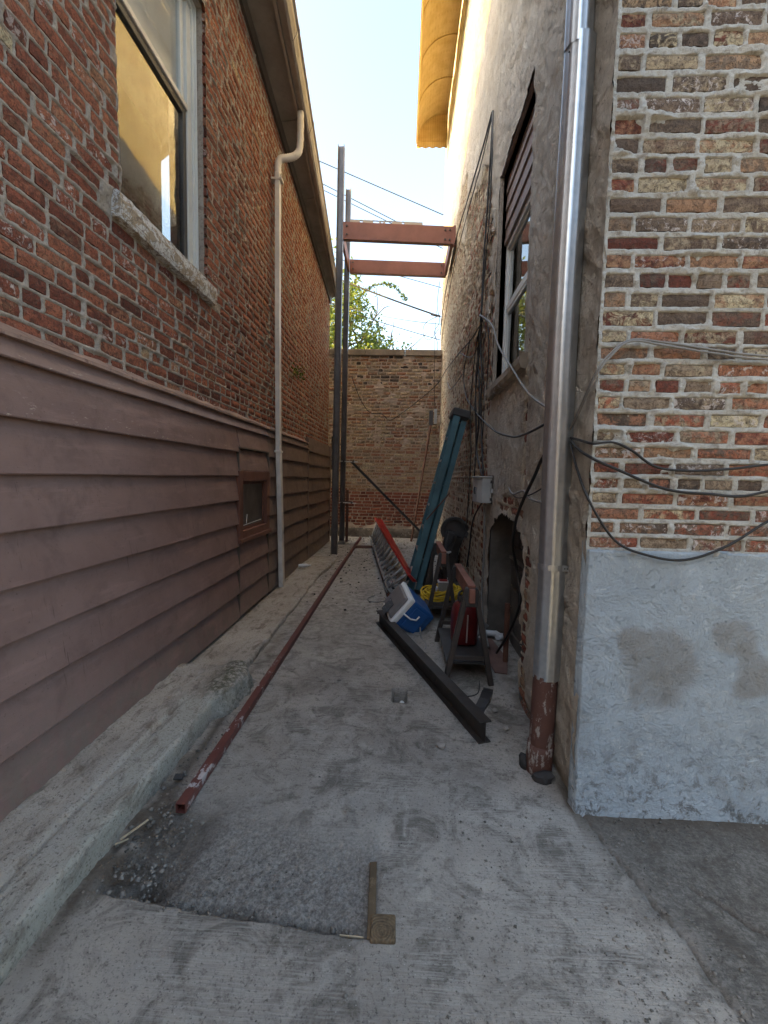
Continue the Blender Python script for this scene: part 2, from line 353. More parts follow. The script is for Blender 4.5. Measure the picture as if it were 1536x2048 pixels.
def link(name, me, mat, parent=None):
    o = bpy.data.objects.new(name, me); COL.objects.link(o)
    if me is not None and mat is not None: me.materials.clear(); me.materials.append(MAT[mat] if isinstance(mat, str) else mat)
    if parent is not None:
        o.parent = parent
        if parent.type == 'EMPTY': o.location = -Vector(parent.location)
    return o
def tag(o, label=None, cat=None, group=None, kind=None):
    for k, v in (('label', label), ('category', cat), ('group', group), ('kind', kind)):
        if v: o[k] = v
    return o
def thing(name, label, cat, loc=(0, 0, 0), group=None):
    o = bpy.data.objects.new(name, None); COL.objects.link(o); o.location = loc; o.empty_display_size = .1
    return tag(o, label, cat, group)

class MB:
    def __init__(s): s.v = []; s.f = []; s.a = {}
    def add(s, vs, fs):
        b = len(s.v); s.v += [tuple(p) for p in vs]; s.f += [tuple(i + b for i in f) for f in fs]; return s
    def box(s, lo, hi, M=None):
        vs = [Vector((x, y, z)) for x in (lo[0], hi[0]) for y in (lo[1], hi[1]) for z in (lo[2], hi[2])]
        if M is not None: vs = [M @ v for v in vs]
        return s.add(vs, [(0, 1, 3, 2), (4, 6, 7, 5), (0, 4, 5, 1), (2, 3, 7, 6), (0, 2, 6, 4), (1, 5, 7, 3)])
    def bar(s, a, b, w, h, up=(0, 0, 1)):
        a, b = Vector(a), Vector(b); d = (b - a); L = d.length; d.normalize()
        u = Vector(up); x = d.cross(u)
        if x.length < 1e-4: x = d.cross(Vector((1, 0, 0)))
        x.normalize(); z = x.cross(d)
        M = Matrix((x, d, z)).transposed().to_4x4(); M.translation = a
        return s.box((-w / 2, 0, -h / 2), (w / 2, L, h / 2), M)
    def prism(s, poly, a, b, x, z):
        """poly of (px,pz) swept from a to b; x and z are the section axes"""
        a, b, x, z = Vector(a), Vector(b), Vector(x), Vector(z); n = len(poly)
        vs = [a + x * p + z * q for p, q in poly] + [b + x * p + z * q for p, q in poly]
        fs = [(i, (i + 1) % n, n + (i + 1) % n, n + i) for i in range(n)] + [tuple(range(n - 1, -1, -1)), tuple(range(n, 2 * n))]
        return s.add(vs, fs)
    def tube(s, pts, r, n=8, cap=True, prof=None):
        pts = [Vector(p) for p in pts]; R = r if isinstance(r, (list, tuple)) else [r] * len(pts)
        rings = []; up = None
        for i, p in enumerate(pts):
            d = (pts[min(i + 1, len(pts) - 1)] - pts[max(i - 1, 0)]).normalized()
            if up is None:
                up = Vector((0, 0, 1)) if abs(d.z) < .9 else Vector((1, 0, 0))
            x = d.cross(up).normalized(); up = x.cross(d).normalized()
            if prof: rings.append([p + x * q[0] + up * q[1] for q in prof])
            else: rings.append([p + (x * math.cos(6.28319 * k / n) + up * math.sin(6.28319 * k / n)) * R[i] for k in range(n)])
        m = len(rings[0]); vs = [q for rg in rings for q in rg]; fs = []
        for i in range(len(rings) - 1):
            for k in range(m): fs.append((i * m + k, i * m + (k + 1) % m, (i + 1) * m + (k + 1) % m, (i + 1) * m + k))
        if cap: fs += [tuple(range(m - 1, -1, -1)), tuple((len(rings) - 1) * m + k for k in range(m))]
        return s.add(vs, fs)
    def build(s, name, mat, parent=None, bevel=0, seg=1, smooth=False, attrs=None):
        me = bpy.data.meshes.new(name); me.from_pydata(s.v, [], s.f)
        if smooth: me.polygons.foreach_set('use_smooth', [True] * len(me.polygons))
        for a, v in (attrs or {}).items():
            at = me.attributes.new(a, 'FLOAT', 'POINT'); at.data.foreach_set('value', np.asarray(v, np.float32))
        bm = bmesh.new(); bm.from_mesh(me); bmesh.ops.recalc_face_normals(bm, faces=bm.faces); bm.to_mesh(me); bm.free()
        o = link(name, me, mat, parent)
        if bevel:
            md = o.modifiers.new('bevel', 'BEVEL'); md.width = bevel; md.segments = seg; md.limit_method = 'ANGLE'; md.angle_limit = .6
        return o
def smooth_path(pts, k=6):
    P_ = [Vector(p) for p in pts]; out = []
    for i in range(len(P_) - 1):
        p0, p1, p2, p3 = P_[max(i - 1, 0)], P_[i], P_[i + 1], P_[min(i + 2, len(P_) - 1)]
        for j in range(k):
            t = j / k
            out.append(.5 * ((2 * p1) + (p2 - p0) * t + (2 * p0 - 5 * p1 + 4 * p2 - p3) * t * t + (3 * p1 - p0 - 3 * p2 + p3) * t ** 3))
    out.append(P_[-1]); return out
def axes(x, y, z, loc):
    M = Matrix((Vector(x), Vector(y), Vector(z))).transposed().to_4x4(); M.translation = Vector(loc); return M
def gz(y): return max(0.0, .0123 * (y - 1.8))

def grid_faces(nu, nv, keep=None):
    i, j = np.meshgrid(np.arange(nu - 1), np.arange(nv - 1), indexing='ij'); a = (i * nv + j)
    F = np.stack([a, a + nv, a + nv + 1, a + 1], -1)
    return F[keep] if keep is not None else F.reshape(-1, 4)

# ------------------------------------------------------------------ masonry
LEFT = lambda u, z, n: (XL + n, u, z)
RIGHT = lambda u, z, n: (XR - n, u, z)
FRONT = lambda u, z, n: (u, YF - n, z)
BACK = lambda u, z, n: (u, YB - n, z)
XL, XR, YF, YB = -1.60, .825, 1.95, 10.2

def layout(u0, u1, edges, lens, joint, seed, holes=(), header_every=0):
    """courses between consecutive z edges; returns list of (ua, ub, za, zb, row)"""
    r = random.Random(seed); out = []
    for k in range(len(edges) - 1):
        za, zb = edges[k] + joint / 2, edges[k + 1] - joint / 2
        spans = [(u0, u1)]
        for (ha, hb, hc, hd) in holes:
            if zb > hc and za < hd:
                ns = []
                for a, b in spans:
                    if hb <= a or ha >= b: ns.append((a, b))
                    else:
                        if ha > a: ns.append((a, ha))
                        if hb < b: ns.append((hb, b))
                spans = ns
        for a, b in spans:
            head = header_every and k % header_every == 3
            u = a + (0 if a != u0 else -r.random() * lens * .6)
            if k % 2 and a != u0: u = a - (lens + joint) * .5 + 0
            while u < b:
                L = lens * (.5 if head else 1) * (1 + r.uniform(-.05, .05))
                if r.random() < .12 and not head: L *= .5
                ua, ub = max(u, a), min(u + L, b)
                if ub - ua > .03: out.append((ua, ub, za + r.uniform(-.003, .003), zb + r.uniform(-.003, .003), k))
                u += L + joint * r.uniform(.75, 1.3)
    return out

def brick_geo(w, h, depth, r, jit=.0035, nx=5, nz=3):
    V = []; F = []
    for i in range(nx):
        for j in range(nz):
            x = -w / 2 + w * i / (nx - 1); z = -h / 2 + h * j / (nz - 1)
            ex, ez = i in (0, nx - 1), j in (0, nz - 1)
            if ex: x -= math.copysign(r.uniform(-.3, 1) * jit, x)
            if ez: z -= math.copysign(r.uniform(-.3, 1) * jit, z)
            n = r.uniform(-.4, .4) * jit - (jit * .9 if (ex or ez) else 0) - (jit * .9 if (ex and ez) else 0)
            V.append((x, z, n))
    for i in range(nx - 1):
        for j in range(nz - 1): F.append((i * nz + j, (i + 1) * nz + j, (i + 1) * nz + j + 1, i * nz + j + 1))
    ring = [(i, 0) for i in range(nx)] + [(nx - 1, j) for j in range(1, nz)] + [(i, nz - 1) for i in range(nx - 2, -1, -1)] + [(0, j) for j in range(nz - 2, 0, -1)]
    b0 = len(V)
    for (i, j) in ring: p = V[i * nz + j]; V.append((p[0], p[1], -depth))
    m = len(ring)
    for k in range(m):
        a = ring[k][0] * nz + ring[k][1]; b = ring[(k + 1) % m][0] * nz + ring[(k + 1) % m][1]
        F.append((a, b0 + k, b0 + (k + 1) % m, b)) 
    return V, F

def lay_bricks(bricks, wall, parent, pick, singles, depth=.05, proud=(0, .004), seed=1, score=None, jit=.0035, small=False):
    """bricks as parts (the ones that show largest) and the rest joined; pick(brick, r) -> rnd, rnd2, blot, chalk"""
    r = random.Random(seed)
    order = sorted(range(len(bricks)), key=lambda i: score(bricks[i])) if score else list(range(len(bricks)))
    chosen = set(order[:singles]); VV = []; FF = []; A = {k: [] for k in ('rnd', 'rnd2', 'blot', 'chalk')}; base = 0
    for i, b in enumerate(bricks):
        ua, ub, za, zb, k = b; cu, cz = (ua + ub) / 2, (za + zb) / 2
        pk = pick(b, r)
        if pk is None: continue
        n0 = r.uniform(*proud); tx, tz = r.uniform(-.012, .012), r.uniform(-.03, .03)
        one = i in chosen
        V, F = brick_geo(ub - ua, zb - za, depth, r, jit, *((5, 3) if one or not small else (3, 2)))
        c0 = Vector(wall(cu, cz, n0))
        vs = [wall(cu + x, cz + z, n0 + n + (x * tx + z * tz if n > -.03 else 0)) for x, z, n in V]
        if one:
            me = bpy.data.meshes.new('brick'); me.from_pydata([Vector(v) - c0 for v in vs], [], F)
            for nm, val in zip(A, pk):
                at = me.attributes.new(nm, 'FLOAT', 'POINT'); at.data.foreach_set('value', np.full(len(vs), val, np.float32))
            o = link('brick', me, 'brick', parent); o.location = o.location + c0
        else:
            VV += vs; FF += [tuple(q + base for q in f) for f in F]; base += len(vs)
            for nm, val in zip(A, pk): A[nm] += [val] * len(vs)
    if VV:
        o = link('brickwork', mesh_np('brickwork', VV, FF, A), 'brick', parent); o['kind'] = 'stuff'
        return o

def joint_field(bricks, edges, U, Z, soft=.007):
    """1 in the joints, falling to 0 inside bricks"""
    D = np.full(U.shape, -.02)
    rows = {}
    for b in bricks: rows.setdefault(b[4], []).append(b)
    zs = Z[0]; us = U[:, 0]
    for k, bl in rows.items():
        js = np.where((zs >= edges[k]) & (zs < edges[k + 1]))[0]
        if not len(js): continue
        for ua, ub, za, zb, _ in bl:
            i0, i1 = np.searchsorted(us, ua - .001), np.searchsorted(us, ub + .001)
            if i1 <= i0: continue
            d = np.minimum(np.minimum(us[i0:i1] - ua, ub - us[i0:i1])[:, None], np.minimum(zs[js] - za, zb - zs[js])[None, :])
            D[i0:i1, js[0]:js[-1] + 1] = np.maximum(D[i0:i1, js[0]:js[-1] + 1], d)
    return 1 - sstep(-soft * .4, soft, D)

def wall_sheet(name, us, zs, wall, height, mat, parent, attrs=None, hole=None, smooth=True):
    U, Z = np.meshgrid(us, zs, indexing='ij'); H, at = height(U, Z)
    X_ = wall(U, Z, H); V = np.stack([np.broadcast_to(c, U.shape) for c in X_], -1).reshape(-1, 3)
    keep = None
    if hole is not None:
        uc, zc = (us[:-1] + us[1:]) / 2, (zs[:-1] + zs[1:]) / 2
        keep = ~hole(*np.meshgrid(uc, zc, indexing='ij'))
    return link(name, mesh_np(name, V, grid_faces(len(us), len(zs), keep), at, smooth), mat, parent)
def steps(a, b, d, extra=()):
    n = max(2, int(round((b - a) / d))); s = np.linspace(a, b, n + 1)
    return np.unique(np.round(np.concatenate([s, [e for e in extra if a < e < b]]), 5))

# ================================================================== GROUND
def seg_dist(X, Y, a, b):
    ax, ay = a; bx, by = b; t = np.clip(((X - ax) * (bx - ax) + (Y - ay) * (by - ay)) / ((bx - ax) ** 2 + (by - ay) ** 2), 0, 1)
    return np.hypot(X - ax - t * (bx - ax), Y - ay - t * (by - ay))
def polyline_dist(X, Y, pts): return np.minimum.reduce([seg_dist(X, Y, a, b) for a, b in zip(pts[:-1], pts[1:])])

def build_ground():
    ys = [-2.0, -1.0, 0.0, .4, .7]; y = .85
    while y < 10.6: ys.append(y); y += max(.0065, .0062 * y)
    ys += [10.6, 11.5, 14, 20]
    xs = [-12, -6, -3, -1.9] + list(np.arange(-1.62, 1.75, .0115)) + [2, 2.5, 3.5, 6, 12]
    X, Y = np.meshgrid(np.array(xs), np.array(ys), indexing='ij')
    Zg = np.maximum(0, .0123 * (Y - 1.8)); Zg = np.where(Y > 10.5, .0123 * 8.7, Zg)
    near = ((X > -1.7) & (X < 1.8) & (Y > .6) & (Y < 10.4))
    n1 = fbm(X * 2, Y * 2, 4, 1); n2 = fbm(X * 9, Y * 9, 4, 2); n3 = fbm(X * 45, Y * 45, 3, 3)
    Zg = Zg + near * ((n1 - .5) * .012 + (n2 - .5) * .005 + (n3 - .5) * .002)
    # sunken patch cast rough, bounded by a clean edge towards the camera
    edge = 1.405 + (X + .95) * (-.098) + (n2 - .5) * .012
    inside = sstep(-.006, .006, Y - edge) * sstep(-.004, .006, -.055 - X) * sstep(-.02, .03, X + 1.06 + (n2 - .5) * .12)
    fade = 1 - sstep(1.50, 1.80, Y + (n1 - .5) * .28 + (n2 - .5) * .1)
    patch = inside * fade
    trough = inside * (1 - sstep(.005, .06, Y - edge + (n2 - .5) * .08)) * sstep(-.12, .3, -X + .0)
    ltr = inside * (1 - sstep(-.90, -.78, X + (n2 - .5) * .15 + (Y - 1.4) * -.25)) * (1 - sstep(1.75, 1.92, Y))
    Zg = Zg - .022 * patch - .022 * np.maximum(trough, ltr) + patch * (n3 - .5) * .020 + patch * (fbm(X * 95, Y * 95, 2, 6) - .5) * .010
    deep = np.exp(-(((X + .90) / .10) ** 2 + ((Y - 1.47) / .06) ** 2)); Zg = Zg - .045 * deep * inside
    rough = np.clip(inside * (1 - sstep(1.58, 1.95, Y + (n1 - .5) * .35)), 0, 1)
    dirt = np.clip(np.maximum(np.maximum(trough * .85, ltr * .6) * (.55 + .7 * n2), deep * .95 * inside), 0, 1)
    # rubble strip against the ledge
    stripw = -1.0 + (n1 - .5) * .16 - sstep(2.0, 3.0, Y) * .06
    strip = (1 - sstep(-.035, .03, X - stripw)) * sstep(1.35, 1.5, Y) * (1 - sstep(2.5, 2.75, Y)) * (X > -1.3)
    Zg = Zg + strip * ((n2 - .45) * .05 + (n3 - .5) * .014 - .012)
    dirt = np.maximum(dirt, strip * sstep(.42, .62, n2) * .8 * (1 - sstep(1.9, 2.5, Y) * .6))
    gut = np.exp(-((X + 1.08 + (n1 - .5) * .07) / .03) ** 2) * sstep(1.0, 1.4, Y) * (1 - sstep(2.6, 3.0, Y))
    dirt = np.maximum(dirt, gut * .8)
    # square hole with a pipe stub
    hole = (np.abs(X - .018) < .043) & (np.abs(Y - 2.91) < .09)
    Zg = np.where(hole, Zg - .16, Zg); dirt = np.where(hole, 1., dirt)  # hole darkened by colour as well as depth
    # joints and cracks
    j1 = np.exp(-(polyline_dist(X, Y, [(-1.1, 3.17), (-.87, 3.126), (-.34, 3.02), (.0, 2.99), (.5, 2.97)]) / .006) ** 2)
    j2 = np.exp(-(polyline_dist(X + (n2 - .5) * .03, Y, [(.84, 1.99), (.895, 1.7), (.952, 1.459), (.986, 1.262), (1.0, 1.15), (1.02, .9), (1.04, .6)]) / .006) ** 2) * near
    j3 = np.exp(-(polyline_dist(X + (n2 - .5) * .05, Y + (n2 - .5) * .05, [(1.12, 1.58), (1.27, 1.40), (1.45, 1.32), (1.7, 1.26)]) / .007) ** 2) * near
    Zg = Zg - .010 * j1 - .012 * j2 - .014 * j3
    dirt = np.maximum(dirt, np.maximum(j1 * .45, np.maximum(j2 * .6, j3 * .7)))
    xl = .85 + (1.95 - Y) * .19
    asph = sstep(-.10, .10, X - xl + (n2 - .5) * .16) * (Y < 2.2); asph = np.where(near, asph * .9, 0)
    Zg = Zg - .006 * asph + asph * (n3 - .5) * .004
    base = np.exp(-((1.97 - Y) / .16) ** 2) * (X > .8) * sstep(.2, .6, n2 + .15); dirt = np.maximum(dirt, base * .75)
    base2 = np.exp(-((X - .83) / .05) ** 2) * (Y > 1.9) * (Y < 5) * sstep(.35, .6, n2); dirt = np.maximum(dirt, base2 * .7)
    far = sstep(5.5, 9.5, Y) * sstep(.5, .7, n2) * .45; dirt = np.maximum(dirt, far * near)
    kerbdirt = np.exp(-((X + 1.08) / .05) ** 2) * (Y > 3.1) * sstep(.4, .65, n2) * .55; dirt = np.maximum(dirt, kerbdirt)
    pale = np.exp(-((X - .12) ** 2 / .006 + (Y - 1.52) ** 2 / .02)) * .55 * n2 * 1.6
    pale = np.maximum(pale, np.exp(-((seg_dist(X, Y, (.06, 1.90), (.045, 1.74))) / .007) ** 2) * .7)
    for cx, cy, s_ in ((-.12, 1.36, .05), (-.95, 1.42, .06), (.28, 1.55, .06), (.18, 1.33, .05), (-.8, 1.62, .03)):
        pale = np.maximum(pale, np.exp(-((X - cx) ** 2 + (Y - cy) ** 2) / s_ ** 2) * sstep(.5, .6, n2) * .7)
    pale = np.maximum(pale, sstep(3.0, 5.0, Y) * (.62 + .5 * (n1 - .4)));  # far slab lightened in colour to offset the dim far end
    wet = np.exp(-((X + .48) ** 2 / .05 + (Y - 4.45) ** 2 / .12)) * .3
    dirt = np.maximum(dirt, wet)
    V = np.stack([X, Y, Zg], -1).reshape(-1, 3)
    at = dict(rough=rough, dirt=dirt, asph=asph, pale=np.clip(pale, 0, 1) * near)
    o = link('pavement', mesh_np('pavement', V, grid_faces(*X.shape), at, True), 'ground'); tag(o, kind='structure')
    # the plain ground beyond, up to the horizon
    m = MB(); B = 300
    x0, x1, y0, y1 = xs[0], xs[-1], ys[0], ys[-1]; zf = .0123 * 8.7
    m.add([(-B, -B, 0), (B, -B, 0), (B, y0, 0), (-B, y0, 0)], [(0, 1, 2, 3)])
    m.add([(-B, y1, zf), (B, y1, zf), (B, B, zf), (-B, B, zf)], [(0, 1, 2, 3)])
    m.add([(-B, y0, 0), (x0, y0, 0), (x0, y1, zf), (-B, y1, zf)], [(0, 1, 2, 3)])
    m.add([(x1, y0, 0), (B, y0, 0), (B, y1, zf), (x1, y1, zf)], [(0, 1, 2, 3)])
    n = len(m.v)
    o = m.build('ground', 'ground', attrs=dict(rough=[0] * n, dirt=[0] * n, asph=[.6] * n, pale=[0] * n)); tag(o, kind='structure')
build_ground()

def build_ledge():
    """raised concrete footing along the clapboards"""
    ys = np.concatenate([np.arange(-1.5, .9, .2), np.arange(.9, 4.2, .012), np.arange(4.2, 9.6, .03)])
    nI, nT, nF = 12, 44, 8
    V = []; at = dict(green=[], moss=[])
    n_lo = fbm(ys * 1.6, ys * 0, 3, 21); n_hi = fbm(ys * 14, ys * 0 + 3, 3, 22)
    for i, y in enumerate(ys):
        lump = float(sstep(2.50, 2.62, y) * (1 - sstep(2.98, 3.10, y)))
        after = float(sstep(3.0, 3.12, y))
        xf = -1.135 + .02 * (n_lo[i] - .5) + (1 - after) * .006 * (n_hi[i] - .5)
        xf = xf * (1 - lump) + lump * (-1.035 + .07 * (n_hi[i] - .5) - .05 * abs(y - 2.8) / .25)
        if after > 0: xf += after * (-.025 + .05 * (n_lo[i] - .5) + .022 * (n_hi[i] - .5) + .06 * float(sstep(4.5, 6.5, y)) * 0 )
        if y > 5.2: xf += .10 * float(sstep(5.2, 6.2, y)) * (fbm(np.array([y * 1.2]), np.array([5.]), 2, 31)[0] - .45) * 2
        h = .115 + gz(y) - .028 * float(sstep(3.0, 5.0, y)) - .075 * float(sstep(6.6, 8.2, y)) - .055 * after * (1 - .5 * float(sstep(5., 7., y)))
        row = []
        for k in range(nT):
            t = k / (nT - 1); x = -1.66 + (xf + 1.66) * t
            z = h + .006 * (fbm(np.array([x * 9]), np.array([y * 9]), 3, 5)[0] - .5) * (2.2 if x < -1.3 or lump else .7)
            jx = -1.30 + .015 * (n_lo[i] - .5)
            if x < jx and not after: z += .007 + .010 * (fbm(np.array([x * 30]), np.array([y * 30]), 3, 35)[0] - .5)
            if abs(x - jx) < .012 and not after and not lump: z -= .008
            if after and lump < .1: z += .006 * (fbm(np.array([x * 14]), np.array([y * 6]), 3, 15)[0] - .5)
            z += lump * (.045 * math.exp(-((x + 1.13) / .10) ** 2) + .03 * (fbm(np.array([x * 16]), np.array([y * 16]), 4, 8)[0] - .5))
            if t > .98: z -= .003 + .012 * max(0, n_hi[i] - .5)
            row.append((x, y, z)); g = float(sstep(-1.34, -1.28, x)) * (1 - after) * (1 - lump)
            at['green'].append(g); at['moss'].append(lump * math.exp(-((x + 1.12) / .12) ** 2) * .9 + .35 * math.exp(-((x + 1.56) / .04) ** 2))
        zb = gz(y) - .06
        for k in range(1, nF + 1):
            t = k / nF; z0 = row[-1][2] if k == 1 else z0
            fz = z0 + (zb - z0) * t; o = .008 + .012 * (fbm(np.array([y * 12]), np.array([fz * 25]), 3, 9)[0] - .5) * (1 + 2.5 * lump) + lump * .03 * t
            row.append((xf + o * (1 if k > 0 else 0), y, fz)); at['green'].append((1 - after) * .8); at['moss'].append(.25 * t + lump * .3)
        V += row; m = len(row)
    o = link('footing_ledge', mesh_np('footing_ledge', V, grid_faces(len(ys), m), at, False), 'ledge')
    tag(o, kind='structure')
build_ledge()

# ================================================================== LEFT HOUSE
house = thing('brick_house', 'red brick house with brown clapboard base and a sash window, on the left', 'house', (-1.6, 4, 0))
EAVE = lambda y: 5.92 - .142 * (y - 4.42)
W0, W1, WZ0, WZ1 = 2.50, 3.60, 3.015, 5.05      # sash window opening (y, z)
edges_l = [1.97]
_r = random.Random(4)
while edges_l[-1] < 6.9: edges_l.append(edges_l[-1] + .0745 + _r.uniform(-.0012, .0012))
bl_all = layout(-.6, 9.42, edges_l, .203, .0165, 41, holes=[(W0, W1, WZ0 - .01, WZ1)], header_every=7)
bl_all = [b for b in bl_all if b[3] < EAVE((b[0] + b[1]) / 2) - .02 and not (b[0] < 3.66 and b[1] > 2.42 and b[3] > 2.86 and b[2] < 3.0 and b[3] < 3.03)]
def pick_left(b, r):
    y = (b[0] + b[1]) / 2; v = r.random()
    a = r.uniform(.14, .34) if v < .80 else r.uniform(.06, .14) if v < .93 else r.uniform(.36, .46)
    if v > .985: a = r.uniform(.58, .68)
    a2 = r.choice([r.uniform(.05, .15), r.uniform(.25, .44), r.uniform(.2, .3), r.uniform(.5, .66) if r.random() < .3 else .3])
    if y > 4.5: a = a * .7 + .12
    return a, a2, r.choice([0, .3, .6, .9]), (r.uniform(.5, 1) if r.random() < .20 else 0) * (1 if y < 5 else .3)
vis_l = lambda b: (0 if b[0] > 1.5 and b[3] < 1.5 + 1.12 * b[1] + .1 else 50) + b[1]
lay_bricks(bl_all, LEFT, house, pick_left, 300, depth=.11, proud=(-.002, .003), seed=5, score=vis_l, jit=.0035)
def mort_left(U, Z):
    J = joint_field(bl_all, edges_l, U, Z)
    n = fbm(U * 26, Z * 26, 4, 51); nb = fbm(U * 4, Z * 4, 3, 52); n3 = fbm(U * 90, Z * 90, 2, 53)
    H = -.017 + J * (.0175 + .004 * (nb - .5)) + (n - .5) * .016 + (n3 - .5) * .006 + np.clip(nb - .62, 0, 1) * .06
    low = np.exp(-((Z - 2.02) / .07) ** 2); H = H + low * (n - .30) * .022
    return H, {}
hole_l = lambda u, z: (u > W0) & (u < W1) & (z > WZ0 - .01) & (z < WZ1)
hide_top = lambda u, z: z > EAVE(u) + .06
wall_sheet('mortar_joints', steps(-.6, 1.5, .05), steps(1.97, 3.6, .02), LEFT, mort_left, 'mortar_left', house)
wall_sheet('mortar_joints', steps(1.5, 4.6, .0085, (W0, W1)), steps(1.97, 6.2, .0085, (WZ0 - .01, WZ1)), LEFT, mort_left, 'mortar_left', house,
           hole=lambda u, z: hole_l(u, z) | hide_top(u, z) | (z > 1.5 + 1.12 * u + .25))
wall_sheet('mortar_joints', steps(4.6, 9.42, .018), steps(1.97, 6.2, .0125), LEFT, mort_left, 'mortar_left', house, hole=hide_top)
# wall core, closing the house behind the brick skin and around the window
m = MB()
for (a, b, c, d) in ((-.6, W0 + .0, .0, 6.9), (W1, 9.42, .0, 6.2), (W0, W1, .0, WZ0 - .012), (W0, W1, WZ1, 6.5)):
    m.box((XL - .30, a, c), (XL - .028, b, d))
m.build('wall_core', 'mortar_left', house)
m = MB(); m.box((-8.5, 9.36, 0), (XL - .31, 9.42, 5.6)).box((-8.5, -.6, 0), (XL - .31, -.54, 6.6)).build('end_wall', 'mortar_left', house)
# projecting bits of old render on the near bricks
# ---- sash window
win = MB()
xf = XL - .085
def frame_rect(m, x0, x1, y0, y1, z0, z1, w):
    m.box((x0, y0, z0), (x1, y0 + w, z1)).box((x0, y1 - w, z0), (x1, y1, z1)).box((x0, y0 + w, z0), (x1, y1 - w, z0 + w)).box((x0, y0 + w, z1 - w), (x1, y1 - w, z1))
frame_rect(win, xf - .09, xf, W0 + .004, W1 - .004, WZ0 + .004, WZ1 - .004, .035)
frame_rect(win, xf - .07, xf + .018, W0 + .006, W1 - .006, WZ0 + .006, WZ1 - .006, .012)
wo_ = win.build('window', 'vinyl', house, bevel=.003)
m = MB(); m.box((xf - .085, W1 - .105, WZ0 + .01), (xf - .012, W1 - .041, WZ1 - .05)).box((xf - .085, W0 + .041, WZ0 + .01), (xf - .012, W0 + .105, WZ1 - .05))
m.box((xf - .085, W1 - .042, WZ0 + .01), (xf - .03, W1 - .036, WZ1 - .05)); m.build('frame', 'vinyl', wo_, bevel=.004)
m = MB(); ZM = 4.24
frame_rect(m, xf - .075, xf - .035, W0 + .11, W1 - .11, ZM, WZ1 - .05, .045); m.build('upper_sash', 'vinyl', wo_, bevel=.004)
m = MB(); m.box((xf - .072, W0 + .106, ZM - .012), (xf - .008, W1 - .106, ZM + .028)); m.build('meeting_rail', 'cream', wo_, bevel=.004)
m = MB(); frame_rect(m, xf - .062, xf - .022, W0 + .107, W1 - .107, WZ0 + .015, ZM - .014, .05); m.build('lower_sash', 'screen', wo_, bevel=.004)
m = MB(); m.box((xf - .058, W0 + .155, ZM + .04), (xf - .052, W1 - .155, WZ1 - .09)); m.build('pane', 'glass_thin', wo_)
m = MB(); m.box((xf - .048, W0 + .157, WZ0 + .06), (xf - .042, W1 - .157, ZM - .06)); m.build('pane', 'glass', wo_)
def mat_screen():
    t = NT('insect_mesh'); d = t.n('BsdfDiffuse'); d.inputs['Color'].default_value = (.05, .05, .052, 1); tr = t.n('BsdfTransparent'); mx = t.n('MixShader'); mx.inputs[0].default_value = .10
    t.put(mx.inputs[1], tr.outputs[0]); t.put(mx.inputs[2], d.outputs[0]); t.t.links.new(mx.outputs[0], t.out.inputs['Surface']); return t.m
MAT['mesh'] = mat_screen()
m = MB(); m.box((xf - .030, W0 + .156, WZ0 + .064), (xf - .029, W1 - .156, ZM - .063)); m.build('insect_screen', 'mesh', wo_)
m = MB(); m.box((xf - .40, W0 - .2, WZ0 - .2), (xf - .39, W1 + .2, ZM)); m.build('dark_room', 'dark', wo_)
m = MB(); m.box((xf - .072, W0 + .156, ZM + .046), (xf - .068, W1 - .156, WZ1 - .096)); m.build('blind', 'curtain', wo_)
# sill: weathered, flaking
ys_ = np.linspace(2.42, 3.655, 90); V = []
prof = [(XL - .11, 3.022), (XL + .0, 3.014), (XL + .035, 3.008), (XL + .052, 2.995), (XL + .055, 2.95), (XL + .053, 2.90), (XL + .045, 2.868), (XL + .0, 2.862), (XL - .11, 2.862)]
for y in ys_:
    for k, (x, z) in enumerate(prof):
        d = (fbm(np.array([y * 16 + k]), np.array([k * 1.7]), 3, 61)[0] - .5)
        V.append((x + d * .010, y, z + d * .012))
nn = len(prof); F = list(map(tuple, grid_faces(len(ys_), nn))); 
me = bpy.data.meshes.new('sill'); me.from_pydata(V, [], F + [tuple(range(nn)), tuple(range(len(V) - nn, len(V)))[::-1]])
link('sill', me, 'sill', wo_)

# ---- eave: frieze, soffit panels, fascia, gutter
def eave_pts(y):
    t = (y - 4.42) / (9.45 - 4.42); ov = .47 + (.19 - .47) * t
    return XL - .0, XL + ov, EAVE(y)
def loft(name, secs, mat, parent, closed=True, bevel=0):
    m_ = MB(); n = len(secs[0]); vs = [p for s_ in secs for p in s_]; fs = []
    for i in range(len(secs) - 1):
        for k in range(n if closed else n - 1): fs.append((i * n + k, i * n + (k + 1) % n, (i + 1) * n + (k + 1) % n, (i + 1) * n + k))
    if closed: fs += [tuple(range(n)), tuple(range((len(secs) - 1) * n, len(secs) * n))[::-1]]
    return m_.add(vs, fs).build(name, mat, parent, bevel)
YE = [-.6, 1.5, 3.0, 4.4, 5.6, 6.8, 8.0, 9.45]
def sec_frieze(y):
    a, b, z = eave_pts(y); return [(a + .004, y, z - .14), (a + .03, y, z - .14), (a + .035, y, z + .02), (a + .004, y, z + .02)]
loft('frieze_board', [sec_frieze(y) for y in YE], 'fascia', house)
for i in range(len(YE) - 1):
    ya, yb = YE[i] + .004, YE[i + 1] - .004
    nsub = max(1, int((yb - ya) / .6))
    for q in range(nsub):
        y0 = ya + (yb - ya) * q / nsub + .003; y1 = ya + (yb - ya) * (q + 1) / nsub - .003
        S = []
        for y in (y0, y1):
            a, b, z = eave_pts(y); w = b - a
            S.append([(a + .032, y, z - .01), (a + w * .62, y, z + .015), (a + w * .62, y, z + .03), (a + .032, y, z + .01)])
        loft('soffit_panel', S, 'soffit', house)
